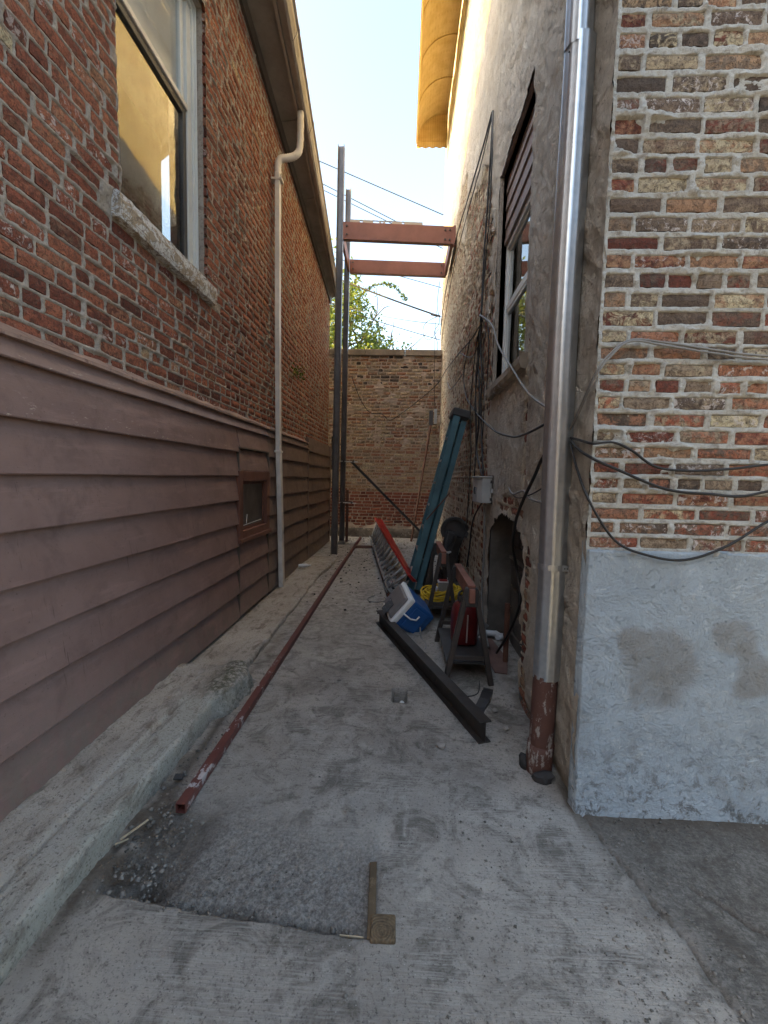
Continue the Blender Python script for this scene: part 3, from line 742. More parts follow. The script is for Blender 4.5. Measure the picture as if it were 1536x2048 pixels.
def sec_fascia(y):
    a, b, z = eave_pts(y); w = b - a; return [(a + w * .60, y, z - .035), (a + w * .66, y, z - .035), (a + w * .66, y, z + .13), (a + w * .60, y, z + .13)]
loft('fascia', [sec_fascia(y) for y in YE], 'beige', house)
def sec_gutter(y, e=0):
    a, b, z = eave_pts(y); x0 = a + (b - a) * .67; w = b - x0
    p = [(x0, .10), (x0, -.01), (x0 + w * .45, -.035), (x0 + w * .62, -.02), (x0 + w * .80, .03), (x0 + w * .86, .07), (x0 + w, .085), (x0 + w, .11), (x0 + w * .93, .11), (x0 + w * .80, .075), (x0 + w * .6, .0), (x0 + .01, .01), (x0 + .01, .10)]
    return [(x + e * .004, y, z + q - e * .004) for x, q in p]
gut = loft('gutter', [sec_gutter(y) for y in YE], 'beige', house)
for y in (2.6, 3.7, 4.75, 5.75, 6.7, 7.6, 8.5, 9.4): loft('gutter_joint', [sec_gutter(y - .018, 1), sec_gutter(y + .018, 1)], 'beige', gut)
# roof rising away from the alley
m = MB(); rz = lambda y: 9.30 - .13 * (y - 3.3)
ya, yb = -.6, 9.5
S = []
for y in (ya, yb):
    a, b, z = eave_pts(y); S.append([(b - .03, y, z + .14), (-4.6, y, rz(y)), (-8.8, y, rz(y) - 3.2), (-8.8, y, rz(y) - 3.3), (-4.6, y, rz(y) - .1), (b - .05, y, z + .115)])
loft('roof', S, 'roof', house)

# ---- clapboards
LAPS = [.105, .345, .584, .806, 1.022, 1.248, 1.478, 1.704, 1.932]
def board(y0, y1, zb, zt, name='clapboard', mat='siding', seed=0, xb=-1.543, sag=.004, flake=0, dent=None, parent=None):
    n = max(3, int((y1 - y0) / .05)); ys_ = np.linspace(y0, y1, n); rows = []; fl = []
    w = (fbm(ys_ * 1.3, ys_ * 0 + zb * 7, 3, 70 + seed) - .5) * sag * 2
    w2 = (fbm(ys_ * .9, ys_ * 0 + zb * 3, 2, 90 + seed) - .5) * .008
    for i, y in enumerate(ys_):
        d = dent(y) if dent else 0
        x = xb + w2[i]; b = zb + w[i]
        prof_ = [(-1.592, b + .007), (x - .002 + d, b), (x + .001 + d, b + .006), (x - .014 + w2[i] * .3, (b + zt) / 2), (-1.578, zt + .014), (-1.592, zt + .014)]
        rows += [(px, y, pz) for px, pz in prof_]; fl += [0, flake, flake, flake * .15, 0, 0]
    n6 = 6; F = [tuple(f) for f in grid_faces(n, n6)]
    F += [tuple(range(6)), tuple(range(6 * n - 6, 6 * n))[::-1]]
    me = bpy.data.meshes.new(name); me.from_pydata(rows, [], F)
    at = me.attributes.new('flake', 'FLOAT', 'POINT'); at.data.foreach_set('value', np.array(fl, np.float32))
    return link(name, me, mat, parent or house)
dent1 = lambda y: .014 * math.exp(-((y - 3.05) / .06) ** 2) + .005 * math.exp(-((y - 2.85) / .12) ** 2)
for i in range(len(LAPS) - 1):
    zb, zt = LAPS[i], LAPS[i + 1]
    board(-1.2, 4.12, zb, zt, seed=i, flake=1 if i == 7 else 0, dent=dent1 if i == 4 else None)
    if zt < .86: board(4.135, 5.04, zb + .01, zt + .01, seed=i + 20)
    elif i == 3: board(4.135, 5.04, zb + .01, .85, seed=i + 20)
    elif i == 6: board(4.135, 5.04, 1.532, zt + .02, seed=i + 20)
    elif i == 7: board(4.135, 5.04, zb + .05, zt, seed=i + 20)
    board(5.055, 7.2, zb - .005, zt - .005, mat='siding_old', seed=i + 40)
board(-1.2, 5.03, 1.932, 2.02, name='top_clapboard', seed=60, flake=.8); board(5.055, 7.2, 1.93, 2.03, name='top_clapboard', mat='siding_old', seed=61)
for i in range(9): board(7.22, 9.36, .10 + .225 * i, .10 + .225 * (i + 1), mat='siding_old', seed=i + 80, xb=-1.545)
m = MB(); m.box((-1.60, 7.192, .1), (-1.542, 7.216, 2.1)).build('seam_strip', 'siding_old', house)
m = MB(); m.box((-1.60, 9.36, .1), (-1.54, 9.43, 2.12)).build('corner_strip', 'siding_old', house)
m = MB(); m.box((-1.60, 4.118, .12), (-1.546, 4.137, 1.76)).box((-1.60, 5.04, .12), (-1.546, 5.057, 1.76)); m.box((-1.6, 4.137, 1.745), (-1.54, 5.04, 1.758))
m.build('panel_trim', 'fascia', house)
# cap flashing along the head of the clapboards
ys_ = np.linspace(-1.2, 7.2, 160); V = []
for i, y in enumerate(ys_):
    n = (fbm(np.array([y * 3]), np.array([1.]), 3, 101)[0] - .5); n2 = (fbm(np.array([y * 12]), np.array([4.]), 3, 102)[0] - .5)
    V += [(-1.602, y, 2.075 + n2 * .02), (-1.578, y, 2.055 + n2 * .015), (-1.545 + n * .01, y, 2.036 + n * .006), (-1.543 + n * .01, y, 2.018 + n * .006), (-1.60, y, 2.012)]
me = bpy.data.meshes.new('cap_flashing'); me.from_pydata(V, [], [tuple(f) for f in grid_faces(len(ys_), 5)])
MAT['flashing'] = P('flashing_pinkish', (.30, .205, .17), .2, .6, wcol=(.16, .10, .085), wscale=22, wlo=.56)
link('cap_flashing', me, 'flashing', house)
# ---- basement window
bw = MB(); frame_rect(bw, -1.60, -1.535, 4.10, 5.05, .845, 1.53, .10); bwo = bw.build('basement_window', 'bwin', house, bevel=.004)
m = MB(); m.box((-1.60, 4.09, .835), (-1.515, 5.06, .875)).build('sill', 'bwin', bwo, bevel=.005)
m = MB(); frame_rect(m, -1.60, -1.572, 4.20, 4.95, .945, 1.43, .03); m.build('sash', 'bwin', bwo, bevel=.003)
m = MB(); m.box((-1.598, 4.23, .975), (-1.585, 4.92, 1.40)).build('pane', 'bglass', bwo)
m = MB(); m.bar((-1.58, 4.24, .985), (-1.575, 4.86, 1.0), .006, .006).bar((-1.578, 4.4, 1.0), (-1.58, 4.43, 1.09), .005, .005).build('peeled_strip', 'vinyl', bwo)

# ---- cream downspout
ds = thing('downspout', 'cream rectangular downspout with an S-bend at the eave, on the left house', 'downspout', (-1.51, 5.4, .07))
rect = [(-.036, -.026), (.036, -.026), (.036, .026), (-.036, .026)]
def rtube(pts, prof): m_ = MB(); m_.tube(pts, 1, prof=prof); return m_
def vtube(pts, wy, wx):   # rectangular pipe with fixed axes: wy along the wall, wx off the wall
    m_ = MB(); vs = []; 
    for p in pts: vs += [(p[0] + sx * wx / 2, p[1] + sy * wy / 2, p[2]) for sx, sy in ((-1, -1), (1, -1), (1, 1), (-1, 1))]
    fs = [(i * 4 + k, i * 4 + (k + 1) % 4, i * 4 + 4 + (k + 1) % 4, i * 4 + 4 + k) for i in range(len(pts) - 1) for k in range(4)]
    fs += [(0, 1, 2, 3), tuple(range(len(vs) - 4, len(vs)))]
    return m_.add(vs, fs)
vtube([(-1.505, 5.47, .06), (-1.505, 5.40, .9), (-1.51, 5.33, 1.80)], .085, .06).build('lower_pipe', 'cream', ds, bevel=.008, seg=2)
vtube([(-1.512, 5.33, 1.76), (-1.525, 5.33, 3.4), (-1.53, 5.33, 4.98)], .080, .056).build('upper_pipe', 'cream', ds, bevel=.008, seg=2)
el = smooth_path([(-1.53, 5.33, 4.95), (-1.53, 5.33, 5.07), (-1.50, 5.34, 5.14), (-1.42, 5.38, 5.18), (-1.34, 5.42, 5.24), (-1.305, 5.45, 5.36), (-1.30, 5.46, 5.74)], 7)
m = MB()
m.tube(el, [.038 + (.004 if i % 2 else 0) for i in range(len(el))], 10); m.build('elbow', 'cream', ds, smooth=True)
for z in (1.78, 4.9): m = MB(); m.box((-1.60, 5.28, z - .012), (-1.472, 5.38, z + .012)).build('bracket', 'cream', ds, bevel=.002)

# ================================================================== RIGHT BUILDING
bld = thing('stucco_building', 'tall building with bare patchy brick front and weathered stucco side, on the right', 'building', (.83, 4, 0))
# ---- brick front, course heights measured on the wall
_px = [2, 33, 72, 113, 154, 195, 233, 272, 308, 346, 384, 425, 461, 494, 535, 573, 610, 648, 680, 714, 749, 783, 819, 855, 887, 921, 954, 986, 1019, 1049, 1082]
zc = sorted(3.417 - p * (3.417 - 1.237) / 1082 - .03 * math.sin(p / 1082 * math.pi) * 0 for p in _px)
edges_f = [zc[0] - .035] + [(a + b) / 2 for a, b in zip(zc[:-1], zc[1:])] + [zc[-1] + .042]
while edges_f[-1] < 4.6: edges_f.append(edges_f[-1] + .081)
bf = []
_r = random.Random(12)
for k in range(len(edges_f) - 1):
    za, zb = edges_f[k], edges_f[k + 1]; h = zb - za; j = h * .32
    u = XR + .004; first = True
    head = k % 6 == 4
    while u < 2.6:
        L = .205 * _r.uniform(.93, 1.06)
        if head or _r.random() < .10: L = .098 * _r.uniform(.9, 1.2)
        if first and k % 2: L = .095 * _r.uniform(.9, 1.1)
        first = False
        bf.append((u, u + L, za + j / 2 + _r.uniform(-.004, .004), zb - j / 2 + _r.uniform(-.003, .004), k))
        u += L + _r.uniform(.014, .030)
def pick_front(b, r):
    k = b[2]
    pool = [(.86, .97), (.82, .92), (.80, .9), (.62, .70), (.70, .78), (.46, .56), (.48, .57), (.06, .16), (.72, .84), (.74, .86)] if k > 2.3 else [(.80, .92), (.80, .9), (.08, .2), (.14, .3), (.44, .52), (.3, .44), (.72, .84), (.74, .82), (.64, .7)]
    a = r.uniform(*r.choice(pool)); a2 = r.uniform(*r.choice(pool))
    return a, a2, r.choice([.6, .9, 1, 1]), (r.uniform(.6, 1) if r.random() < (.14 if k > 2.3 else .25) else 0)
vis_f = lambda b: b[0] if b[3] < 3.75 else 50 + b[0]
nfront = len([b for b in bf if vis_f(b) < 2.2])
lay_bricks(bf, FRONT, bld, pick_front, nfront, depth=.06, proud=(-.002, .003), seed=8, score=vis_f, jit=.0035)
def mort_front(U, Z):
    J = joint_field(bf, edges_f, U, Z, .0045)
    n = fbm(U * 34, Z * 40, 5, 151); nb = fbm(U * 6, Z * 10, 4, 152); n3 = fbm(U * 110, Z * 110, 2, 153)
    H = -.017 + J * .0165 + (n - .5) * .014 + (n3 - .5) * .006 + np.clip(nb - .57, 0, 1) * .075
    return H, {}
wall_sheet('mortar_joints', steps(XR - .012, 1.8, .0048), steps(1.19, 3.62, .0048), FRONT, mort_front, 'mortar_front', bld)
wall_sheet('mortar_joints', steps(1.8, 2.6, .02), steps(1.19, 3.62, .012), FRONT, mort_front, 'mortar_front', bld)
wall_sheet('mortar_joints', steps(XR - .012, 2.6, .03), steps(3.62, 4.6, .03), FRONT, mort_front, 'mortar_front', bld)
# rendered, painted base of the front
def plaster(U, Z):
    n = fbm(U * 4, Z * 4, 4, 161); n2 = fbm(U * 20, Z * 20, 4, 162); edge = 1.205 + (fbm(U * 9, Z * 0, 3, 163) - .5) * .035
    H = .012 + (n - .5) * .018 + (n2 - .5) * .004 + .022 * np.exp(-Z / .10)
    H = np.where(Z > edge, -.02, H); H = np.where(U < XR - .008, -.04, H)
    s = 1.0 * np.exp(-(((U - 1.15) / .17) ** 4 + ((Z - .66) / .20) ** 4)) + .9 * np.exp(-(((U - 1.47) / .11) ** 4 + ((Z - .83) / .09) ** 4)) + 1.0 * np.exp(-(((U - 1.60) / .13) ** 4 + ((Z - .66) / .10) ** 4)) + .6 * np.exp(-(((U - 1.0) / .06) ** 2 + ((Z - .82) / .06) ** 2))
    n5 = fbm(U * 7, Z * 7, 5, 164); s = sstep(.22, .66, s * (.45 + .6 * n) + (n5 - .5) * .75) * .9
    return H, dict(stain=s)
wall_sheet('plaster_base', steps(XR - .0125, 1.8, .008), steps(-.03, 1.24, .008), FRONT, plaster, 'plaster', bld)
wall_sheet('plaster_base', steps(1.8, 2.6, .04), steps(-.03, 1.24, .03), FRONT, plaster, 'plaster', bld)
m = MB(); m.box((XR + .03, YF + .05, 0), (2.6, YF + .12, 4.6)).build('front_core', 'mortar_front', bld)

# ---- stuccoed side along the alley
RW = (3.17, 4.26, 2.34, 4.235)           # window opening y0,y1,z0,z1
NI = (2.93, 4.06, -.05, 1.22)            # bricked-up doorway
edges_r = [-.02]
while edges_r[-1] < 6.4: edges_r.append(edges_r[-1] + .0735)
def exposed(u, z):
    """how far the render has come off (0 sound .. 1 bare)"""
    n = fbm(u * 1.6, z * 1.6, 4, 171) - .5; n2 = fbm(u * 7, z * 7, 4, 172) - .5; n3 = fbm(u * 22, z * 14, 3, 173) - .5
    e = sstep(-.35, .35, (u - 4.55) + n * .9 + n2 * .35) * (1 - sstep(4.2, 5.5, z - (u - 5) * .30 + n * 2.0 + n2 * .6))   # far part
    s1 = np.exp(-((u - 4.45 + n2 * .25) / .13) ** 2) * (1 - sstep(3.2, 3.6, z + n2 * .6)) * 1.0
    s2 = np.exp(-((u - 3.02 + n2 * .10 + (z - 1.2) * -.03) / .045) ** 2) * (1 - sstep(2.2, 2.6, z)) * 1.15
    s3 = np.exp(-(((u - 2.84 + n2 * .15) / .09) ** 2)) * (1 - sstep(.85, 1.2, z + n2 * .3)) * 1.25
    s4 = np.exp(-(((u - 3.4) / .6) ** 2 + ((z - 1.3) / .10) ** 2)) * .75
    s5 = np.exp(-((u - 4.36 + n2 * .05) / .035) ** 2) * sstep(2.6, 2.9, z) * (1 - sstep(3.9, 4.2, z)) * .95
    e = np.maximum.reduce([e, s1, s2, s3, s4, s5]) + n3 * .55 + n2 * .3
    return sstep(.38, .60, e)
br = layout(1.99, 10.75, edges_r, .205, .014, 77, holes=[(RW[0], RW[1], RW[2] - .08, RW[3]), (NI[0], NI[1], -.1, NI[3])], header_every=6)
_ex = exposed(np.array([(b[0] + b[1]) / 2 for b in br]), np.array([(b[2] + b[3]) / 2 for b in br]))
br = [b for b, e in zip(br, _ex) if e > .12]
def pick_right(b, r):
    y = (b[0] + b[1]) / 2
    pool = [(.08, .3), (.2, .42), (.2, .42), (.76, .88), (.10, .25), (.48, .6)] if y < 4.9 else [(.52, .66), (.60, .69), (.40, .52), (.74, .86), (.2, .4), (.3, .5)]
    return r.uniform(*r.choice(pool)), r.uniform(*r.choice(pool)), r.choice([0, .4, .8]), (.6 if r.random() < .12 else 0)
lay_bricks(br, RIGHT, bld, pick_right, 300 - min(nfront, 180), depth=.05, proud=(-.003, .004), seed=9, score=lambda b: (b[0] - (.6 if b[3] < 3 else 0)) if b[3] < 1.5 + 1.1 * b[1] else 99, jit=.006, small=True)
def side(U, Z):
    E_ = exposed(U, Z); J = joint_field(br, edges_r, U, Z)
    n = fbm(U * 24, Z * 24, 4, 181); nb = fbm(U * 3.5, Z * 3.5, 4, 182); dg = fbm((U + Z) * 5, (U - Z) * 14, 4, 183)
    cov = 1 - E_
    Hs = .010 + (nb - .5) * .026 + (dg - .5) * .022 + (n - .5) * .008
    Hb = -.015 + J * .015 + (n - .5) * .014 + np.clip(fbm(U * 9, Z * 9, 3, 184) - .5, 0, 1) * .045
    H = Hs * cov + Hb * E_
    H = H - .030 * sstep(.12, .0, Z) * (U < 3)        # undercut foot
    damp_low_tone = .55 * (1 - sstep(1.6, 3.8, Z + (nb - .5) * 2)) + np.exp(-Z / .22) * (.4 + nb) + .7 * np.exp(-((U - 2.45) / .12) ** 2) * (1 - sstep(.3, 1.2, Z)) + .5 * sstep(.55, .75, fbm(U * 2.2, Z * 1.2, 3, 185)) * (1 - sstep(2.8, 4.2, Z))  # damp foot and pipe streak, plus a darker tone over the lower wall
    return H, dict(cov=cov, damp_low_tone=np.clip(damp_low_tone, 0, 1))
def hole_r(u, z):
    w = (u > RW[0]) & (u < RW[1]) & (z > RW[2] - .09) & (z < RW[3])
    arch = NI[3] - .16 * ((u - (NI[0] + NI[1]) / 2) / .56) ** 2 + (fbm(u * 11, z * 11, 3, 191) - .5) * .08
    nar = (fbm(z * 6, u * 0, 3, 192) - .5) * .07
    return w | ((u > NI[0] + nar) & (u < NI[1] + nar * .6) & (z < arch))
ex = (RW[0], RW[1]); ez = (RW[2] - .09, RW[3])
wall_sheet('stucco_render', steps(YF - .004, 5.0, .0115, ex), steps(-.06, 6.9, .0125, ez), RIGHT, side, 'stucco', bld, hole=lambda u, z: hole_r(u, z) | (z > 1.5 + 1.35 * u + .3))
wall_sheet('stucco_render', steps(5.0, 10.8, .022), steps(-.06, 9.6, .018), RIGHT, side, 'stucco', bld)
wall_sheet('stucco_render', steps(YF - .004, 5.0, .06), steps(6.9, 13.6, .06), RIGHT, side, 'stucco', bld)
wall_sheet('stucco_render', steps(5.0, 10.8, .06), steps(9.6, 13.6, .06), RIGHT, side, 'stucco', bld)  # unseen height above the awning, raised to bounce sunlight into the alley
m = MB()
for (a, b, c, d) in ((YF + .13, NI[0], 0, 2.2), (NI[0], NI[1], NI[3] + .04, 2.2), (NI[1] + .03, 10.75, 0, 2.2), (YF + .13, RW[0], 2.2, RW[3]), (RW[1], 10.75, 2.2, RW[3]), (YF + .13, 10.75, RW[3], 13.5)):
    m.box((XR + .03, a, c), (XR + .33, b, d))
m.box((XR + .35, YF + .13, 13.0), (7, 10.7, 13.5)); m.box((XR + .34, 10.62, 0), (7, 10.7, 12.99))
m.build('side_core', 'mortar_back', bld)
m = MB(); m.box((2.6, YF + .02, 0), (7, YF + .12, 13.4)).box((XR + .03, YF + .02, 4.61), (2.6, YF + .12, 13.4)).build('front_upper', 'mortar_front', bld)
# niche back of old blocks
rb = random.Random(3); z = -.05; k = 0
while z < 1.3:
    h = rb.uniform(.18, .22); y = NI[0] - .1 - (k % 2) * .18
    while y < NI[1] + .15:
        L = rb.uniform(.36, .41)
        m = MB(); m.box((XR + .20 + rb.uniform(-.008, .008), y, z), (XR + .26, y + L - .012, z + h - .012)); o = m.build('block', 'block', bld, bevel=.008)
        y += L
    z += h; k += 1
m = MB(); m.box((XR + .004, NI[1] + .012, -.05), (XR + .21, NI[1] + .05, 1.3)).build('niche_jamb', 'block', bld)
m = MB(); m.box((XR + .004, NI[0] - .05, -.05), (XR + .21, NI[0] - .012, 1.3)).build('niche_jamb', 'block', bld)
m = MB(); m.box((XR + .01, NI[0] - .01, 1.235), (XR + .21, NI[1] + .01, 1.29)).build('niche_head', 'block', bld)
m = MB(); m.box((XR + .235, NI[0] - .12, -.06), (XR + .27, NI[1] + .2, 1.36)).build('niche_back', 'mortar_left', bld)
m = MB(); m.bar((XR + .19, NI[0] + .3, .78), (XR + .185, NI[1] - .02, .80), .02, .025).build('niche_ledge', 'stone', bld)
# ---- side window: boarded head, vinyl sash, rough sill
xw = XR + .075
fr = MB(); frame_rect(fr, xw + .0, xw + .06, RW[0] + .003, RW[1] - .003, RW[2] + .01, 3.63, .045); wr = fr.build('window', 'vinyl', bld, bevel=.003)
m = MB(); m.box((xw + .01, RW[0] + .05, 3.03), (xw + .05, RW[1] - .05, 3.085)).build('meeting_rail', 'vinyl', wr, bevel=.003)
m = MB(); frame_rect(m, xw + .015, xw + .05, RW[0] + .05, RW[1] - .05, RW[2] + .055, 3.03, .03); m.build('lower_sash', 'vinyl', wr, bevel=.003)
m = MB(); frame_rect(m, xw + .022, xw + .055, RW[0] + .05, RW[1] - .05, 3.085, 3.585, .03); m.build('upper_sash', 'vinyl', wr, bevel=.003)
for a, b in ((RW[2] + .08, 3.01), (3.11, 3.56)): m = MB(); m.box((xw + .03, RW[0] + .075, a), (xw + .036, RW[1] - .075, b)).build('pane', 'glass', wr)
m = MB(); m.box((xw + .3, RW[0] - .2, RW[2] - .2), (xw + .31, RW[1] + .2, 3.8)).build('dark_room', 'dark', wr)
zz = 3.635
for i in range(4):
    m = MB(); m.prism([(0, 0), (.022, 0), (.006, .155), (-.008, .155)], (xw + .0, RW[0] + .004, zz), (xw + .0, RW[1] - .004, zz), (-1, 0, 0), (0, 0, 1)); m.build('head_board', 'boards', bld); zz += .148
m = MB(); m.box((xw - .012, RW[1] - .012, 3.63), (xw + .02, RW[1] - .002, RW[3])).build('board_edge', 'boards', bld)
for y in (RW[0] - .004, RW[1]):
    m = MB(); m.box((XR - .004, y - (0 if y > 4 else .02), RW[2] - .08), (XR + .16, y + .02 - (0 if y > 4 else .02), RW[3] + .02)).build('reveal', MAT['mortar_left'], bld)
m = MB(); m.box((XR - .001, RW[0], RW[3] + .0), (XR + .16, RW[1], RW[3] + .02)).build('lintel', 'boards', bld)
ys_ = np.linspace(3.06, 4.27, 70); V = []
prof = [(XR + .12, 2.385), (XR + .0, 2.365), (XR - .045, 2.35), (XR - .06, 2.335), (XR - .062, 2.29), (XR - .05, 2.255), (XR - .0, 2.245), (XR + .12, 2.245)]
for y in ys_:
    for k, (x, z) in enumerate(prof):
        d = fbm(np.array([y * 9 + k * .6]), np.array([k * 1.3]), 4, 201)[0] - .5; V.append((x + d * .02, y, z + d * .028))
nn = len(prof); me = bpy.data.meshes.new('sill'); me.from_pydata(V, [], [tuple(f) for f in grid_faces(len(ys_), nn)] + [tuple(range(nn)), tuple(range(len(V) - nn, len(V)))[::-1]])
MAT['stonesill'] = P('stone_sill', (.31, .265, .21), .25, .9, wcol=(.50, .49, .46), wscale=16, wlo=.6, bump=.5)
link('sill', me, 'stonesill', wr)

# ---- bullnose awning high on the side wall
aw = thing('awning', 'yellow ribbed metal awning with a scalloped edge high on the right building', 'awning', (.8, 8, 8.8))
A0, A1 = 4.2, 10.35
MAT['seam'] = P('awning_seam', (.30, .19, .07), .2, .6)
arc = []
for k in range(15):
    t = k / 14 * math.pi / 2; arc.append((.80 - .67 * math.sin(t) ** .9, 8.86 + .62 * (math.cos(t))))
for k in range(len(arc) - 1):
    (xa, za), (xb, zb) = arc[k], arc[k + 1]; nx_, nz_ = -(zb - za), (xb - xa); L_ = math.hypot(nx_, nz_); nx_, nz_ = nx_ / L_ * .016, nz_ / L_ * .016
    m = MB(); m.bar((xb - nx_ * .9, A0, zb - nz_ * .9), (xb - nx_ * .9, A1, zb - nz_ * .9), .010, .010).build('seam', 'seam', aw)
    m = MB(); m.prism([(xa, za), (xa - nx_, za - nz_), (xa + (xb - xa) * .62 - nx_, za + (zb - za) * .62 - nz_), (xa + (xb - xa) * .70, za + (zb - za) * .70), (xb, zb), (xb + nx_ * .4, zb + nz_ * .4), (xa + nx_ * .4, za + nz_ * .4)], (0, A0, 0), (0, A1, 0), (1, 0, 0), (0, 0, 1)).build('slat', 'awning', aw)
for yy in (4.9, 5.9, 6.85, 7.75, 8.6, 9.45, A1 - .02):
    m = MB(); m.tube([(x + .004, yy, z - .016) for x, z in arc], .012, 6).build('rib', 'awning', aw, smooth=True)
n = 90; vs = []
for i in range(n + 1):
    yy = A0 + (A1 - A0) * i / n; vs += [(.128, yy, 8.87), (.128, yy, 8.81 - .018 * abs(math.sin(yy * math.pi / .11)))]
m = MB(); m.add(vs, [tuple(f) for f in grid_faces(n + 1, 2)]); m.build('valance', 'awning', aw)
m = MB(); m.add([(x, A1, z) for x, z in arc] + [(.80, A1, 8.84)], [tuple(range(len(arc) + 1))]).build('end_panel', 'awning', aw)
vs = []
for i in range(31):
    x = .13 + .67 * i / 30; vs += [(x, A1 + .002, 8.88), (x, A1 + .002, 8.77 - .014 * math.sin(i * .9))]
m = MB(); m.add(vs, [tuple(f) for f in grid_faces(31, 2)]).build('end_valance', 'awning', aw)
for q in range(6):
    z = 8.90 + q * .085; x1 = .79 - .63 * math.sqrt(max(0, 1 - ((z - 8.86) / .62) ** 2)); m = MB(); m.bar((.79, A1 - .012, z), (x1, A1 - .012, z), .012, .01).build('end_slat', 'awning', aw)
m = MB(); m.bar((.79, A0, 8.81), (.79, A1, 8.81), .03, .04).build('wall_rail', 'awning', aw)

# ================================================================== BACK WALL
MAT['footrender'] = P('dirty_foot_render', (.17, .145, .12), .35, .95, wcol=(.33, .29, .25), wscale=9, wlo=.58, bump=.6)
bwl = thing('boundary_wall', 'patchy tan brick wall closing the end of the alley', 'wall', (-.5, 10.2, .1))
edges_b = [.28]
while edges_b[-1] < 4.22: edges_b.append(edges_b[-1] + .0735)
bb = layout(-2.6, .815, edges_b, .205, .013, 91, header_every=6)
def pick_back(b, r):
    z = b[2]; u = b[0]
    nz = fbm(np.array([u * 2]), np.array([z * 2]), 3, 211)[0]
    if z < 1.12 + (nz - .5) * .25: pool = [(.1, .34), (.14, .36), (.2, .4)]
    elif z > 3.55: pool = [(.90, 1.), (.9, 1.), (.54, .62), (.74, .82), (.38, .5), (.54, .6)] if r.random() < .35 + .35 * (u > -.3) else [(.52, .64), (.40, .5), (.74, .82)]
    else: pool = [(.52, .64), (.56, .67), (.48, .6), (.72, .8), (.44, .54), (.40, .5)]
    return r.uniform(*r.choice(pool)), r.uniform(*r.choice(pool)), r.choice([0, .4, .8]), (r.uniform(.4, 1) if r.random() < .10 and 2.0 < z < 3.4 else 0)
lay_bricks(bb, BACK, bwl, pick_back, 300, depth=.05, proud=(-.002, .007), seed=10, score=lambda b: (0 if b[0] > -1.8 else 9) + abs(b[2] - 1.4) * .2 + r_.random() * .0 if (r_ := rng) else 0, jit=.006, small=True)
def mort_back(U, Z):
    J = joint_field(bb, edges_b, U, Z, .009); n = fbm(U * 22, Z * 22, 4, 221); nb = fbm(U * 3, Z * 4, 4, 222)
    lowc = (1 - sstep(.26, .42, Z + (nb - .5) * .25))
    H = -.016 + J * .012 + (n - .5) * .013 + np.clip(nb - .56, 0, 1) * .11 * sstep(1.0, 1.5, Z) + lowc * .05
    return H, {}
wall_sheet('mortar_joints', steps(-2.6, .82, .017), steps(.30, 4.24, .0145), BACK, mort_back, 'mortar_back', bwl)
wall_sheet('rendered_foot', steps(-2.6, .82, .02), steps(-.05, .36, .0145), BACK, lambda U, Z: (mort_back(U, Z)[0] - .03 * sstep(.28, .36, Z) + .01, {}), 'footrender', bwl)
m = MB(); m.box((-2.6, YB + .03, 0), (.815, YB + .28, 4.2)).build('wall_core', 'mortar_back', bwl)
x = -2.6
for L in (.86, .83, .9, .826):
    m = MB(); m.box((x, YB - .05, 4.235), (x + L - .006, YB + .34, 4.37)).build('coping_stone', 'capstone', bwl, bevel=.01); x += L

# ---- added unseen house behind the viewer: keeps open sky off the brick front
hb = thing('added_sky_blocker', 'plain house added unseen behind the viewer to block open sky', 'house', (0, -8, 0))
m = MB(); m.box((-13, -12, 0), (13, -6.5, 5.6)).build('wall', 'mortar_back', hb)
m = MB(); m.prism([(-6.2, 5.61), (-9.2, 7.8), (-12.3, 5.61)], (-13.3, 0, 0), (13.3, 0, 0), (0, 1, 0), (0, 0, 1)).build('roof', 'roof', hb)

# ================================================================== THINGS
# ---- galvanised downpipe on the right
dp = thing('downpipe', 'shiny fluted galvanised downpipe on the corner of the right building', 'downpipe', (.74, 2.22, 0))
def flute(r, n=40, f=10, amp=.0022): return [((r + amp * math.cos(f * 6.28319 * k / n)) * math.cos(6.28319 * k / n), (r + amp * math.cos(f * 6.28319 * k / n)) * math.sin(6.28319 * k / n)) for k in range(n)]
def vpipe(pts, prof_fn):
    m_ = MB(); rings = []
    for (x, y, z, r) in pts: rings.append([(x + a, y + b, z) for a, b in prof_fn(r)])
    n = len(rings[0]); vs = [q for rg in rings for q in rg]
    fs = [(i * n + k, i * n + (k + 1) % n, (i + 1) * n + (k + 1) % n, (i + 1) * n + k) for i in range(len(rings) - 1) for k in range(n)]
    return m_.add(vs, fs)
pp = []
for i in range(24):
    z = .50 + (3.50 - .50) * i / 23; pp.append((.757 + .006 * math.sin(z * 2.1), 2.21 + .006 * math.cos(z * 1.3), z, .0675 + .0008 * math.sin(z * 5)))
vpipe(pp, flute).build('pipe', 'galv', dp, smooth=True)
vpipe([(.752, 2.205, 3.46, .0605), (.752, 2.20, 5.0, .0605), (.75, 2.2, 6.5, .0605)], flute).build('upper_pipe', 'galv', dp, smooth=True)
cir = lambda r, n=28: [(r * math.cos(6.28319 * k / n), r * math.sin(6.28319 * k / n)) for k in range(n)]
vpipe([(.75, 2.205, .135, .060), (.752, 2.207, .30, .062), (.756, 2.21, .515, .0605)], cir).build('lower_pipe', 'pipe_old', dp, smooth=True)
vpipe([(.742, 2.205, -.02, .064), (.745, 2.205, .10, .066), (.748, 2.205, .15, .067), (.748, 2.205, .152, .058)], cir).build('pipe_socket', 'pipe_old', dp, smooth=True)
m = MB(); m.tube([(.757 + .0675 * math.cos(a), 2.21 + .0675 * math.sin(a), 1.075) for a in [math.radians(x) for x in range(180, 330, 12)]], 1, prof=[(-.002, -.014), (.002, -.014), (.002, .014), (-.002, .014)])
m.build('strap_band', 'galv', dp)
m = MB(); m.box((.79, 2.147, 1.06), (.87, 2.150, 1.09)); m.build('strap_tab', 'galv', dp)
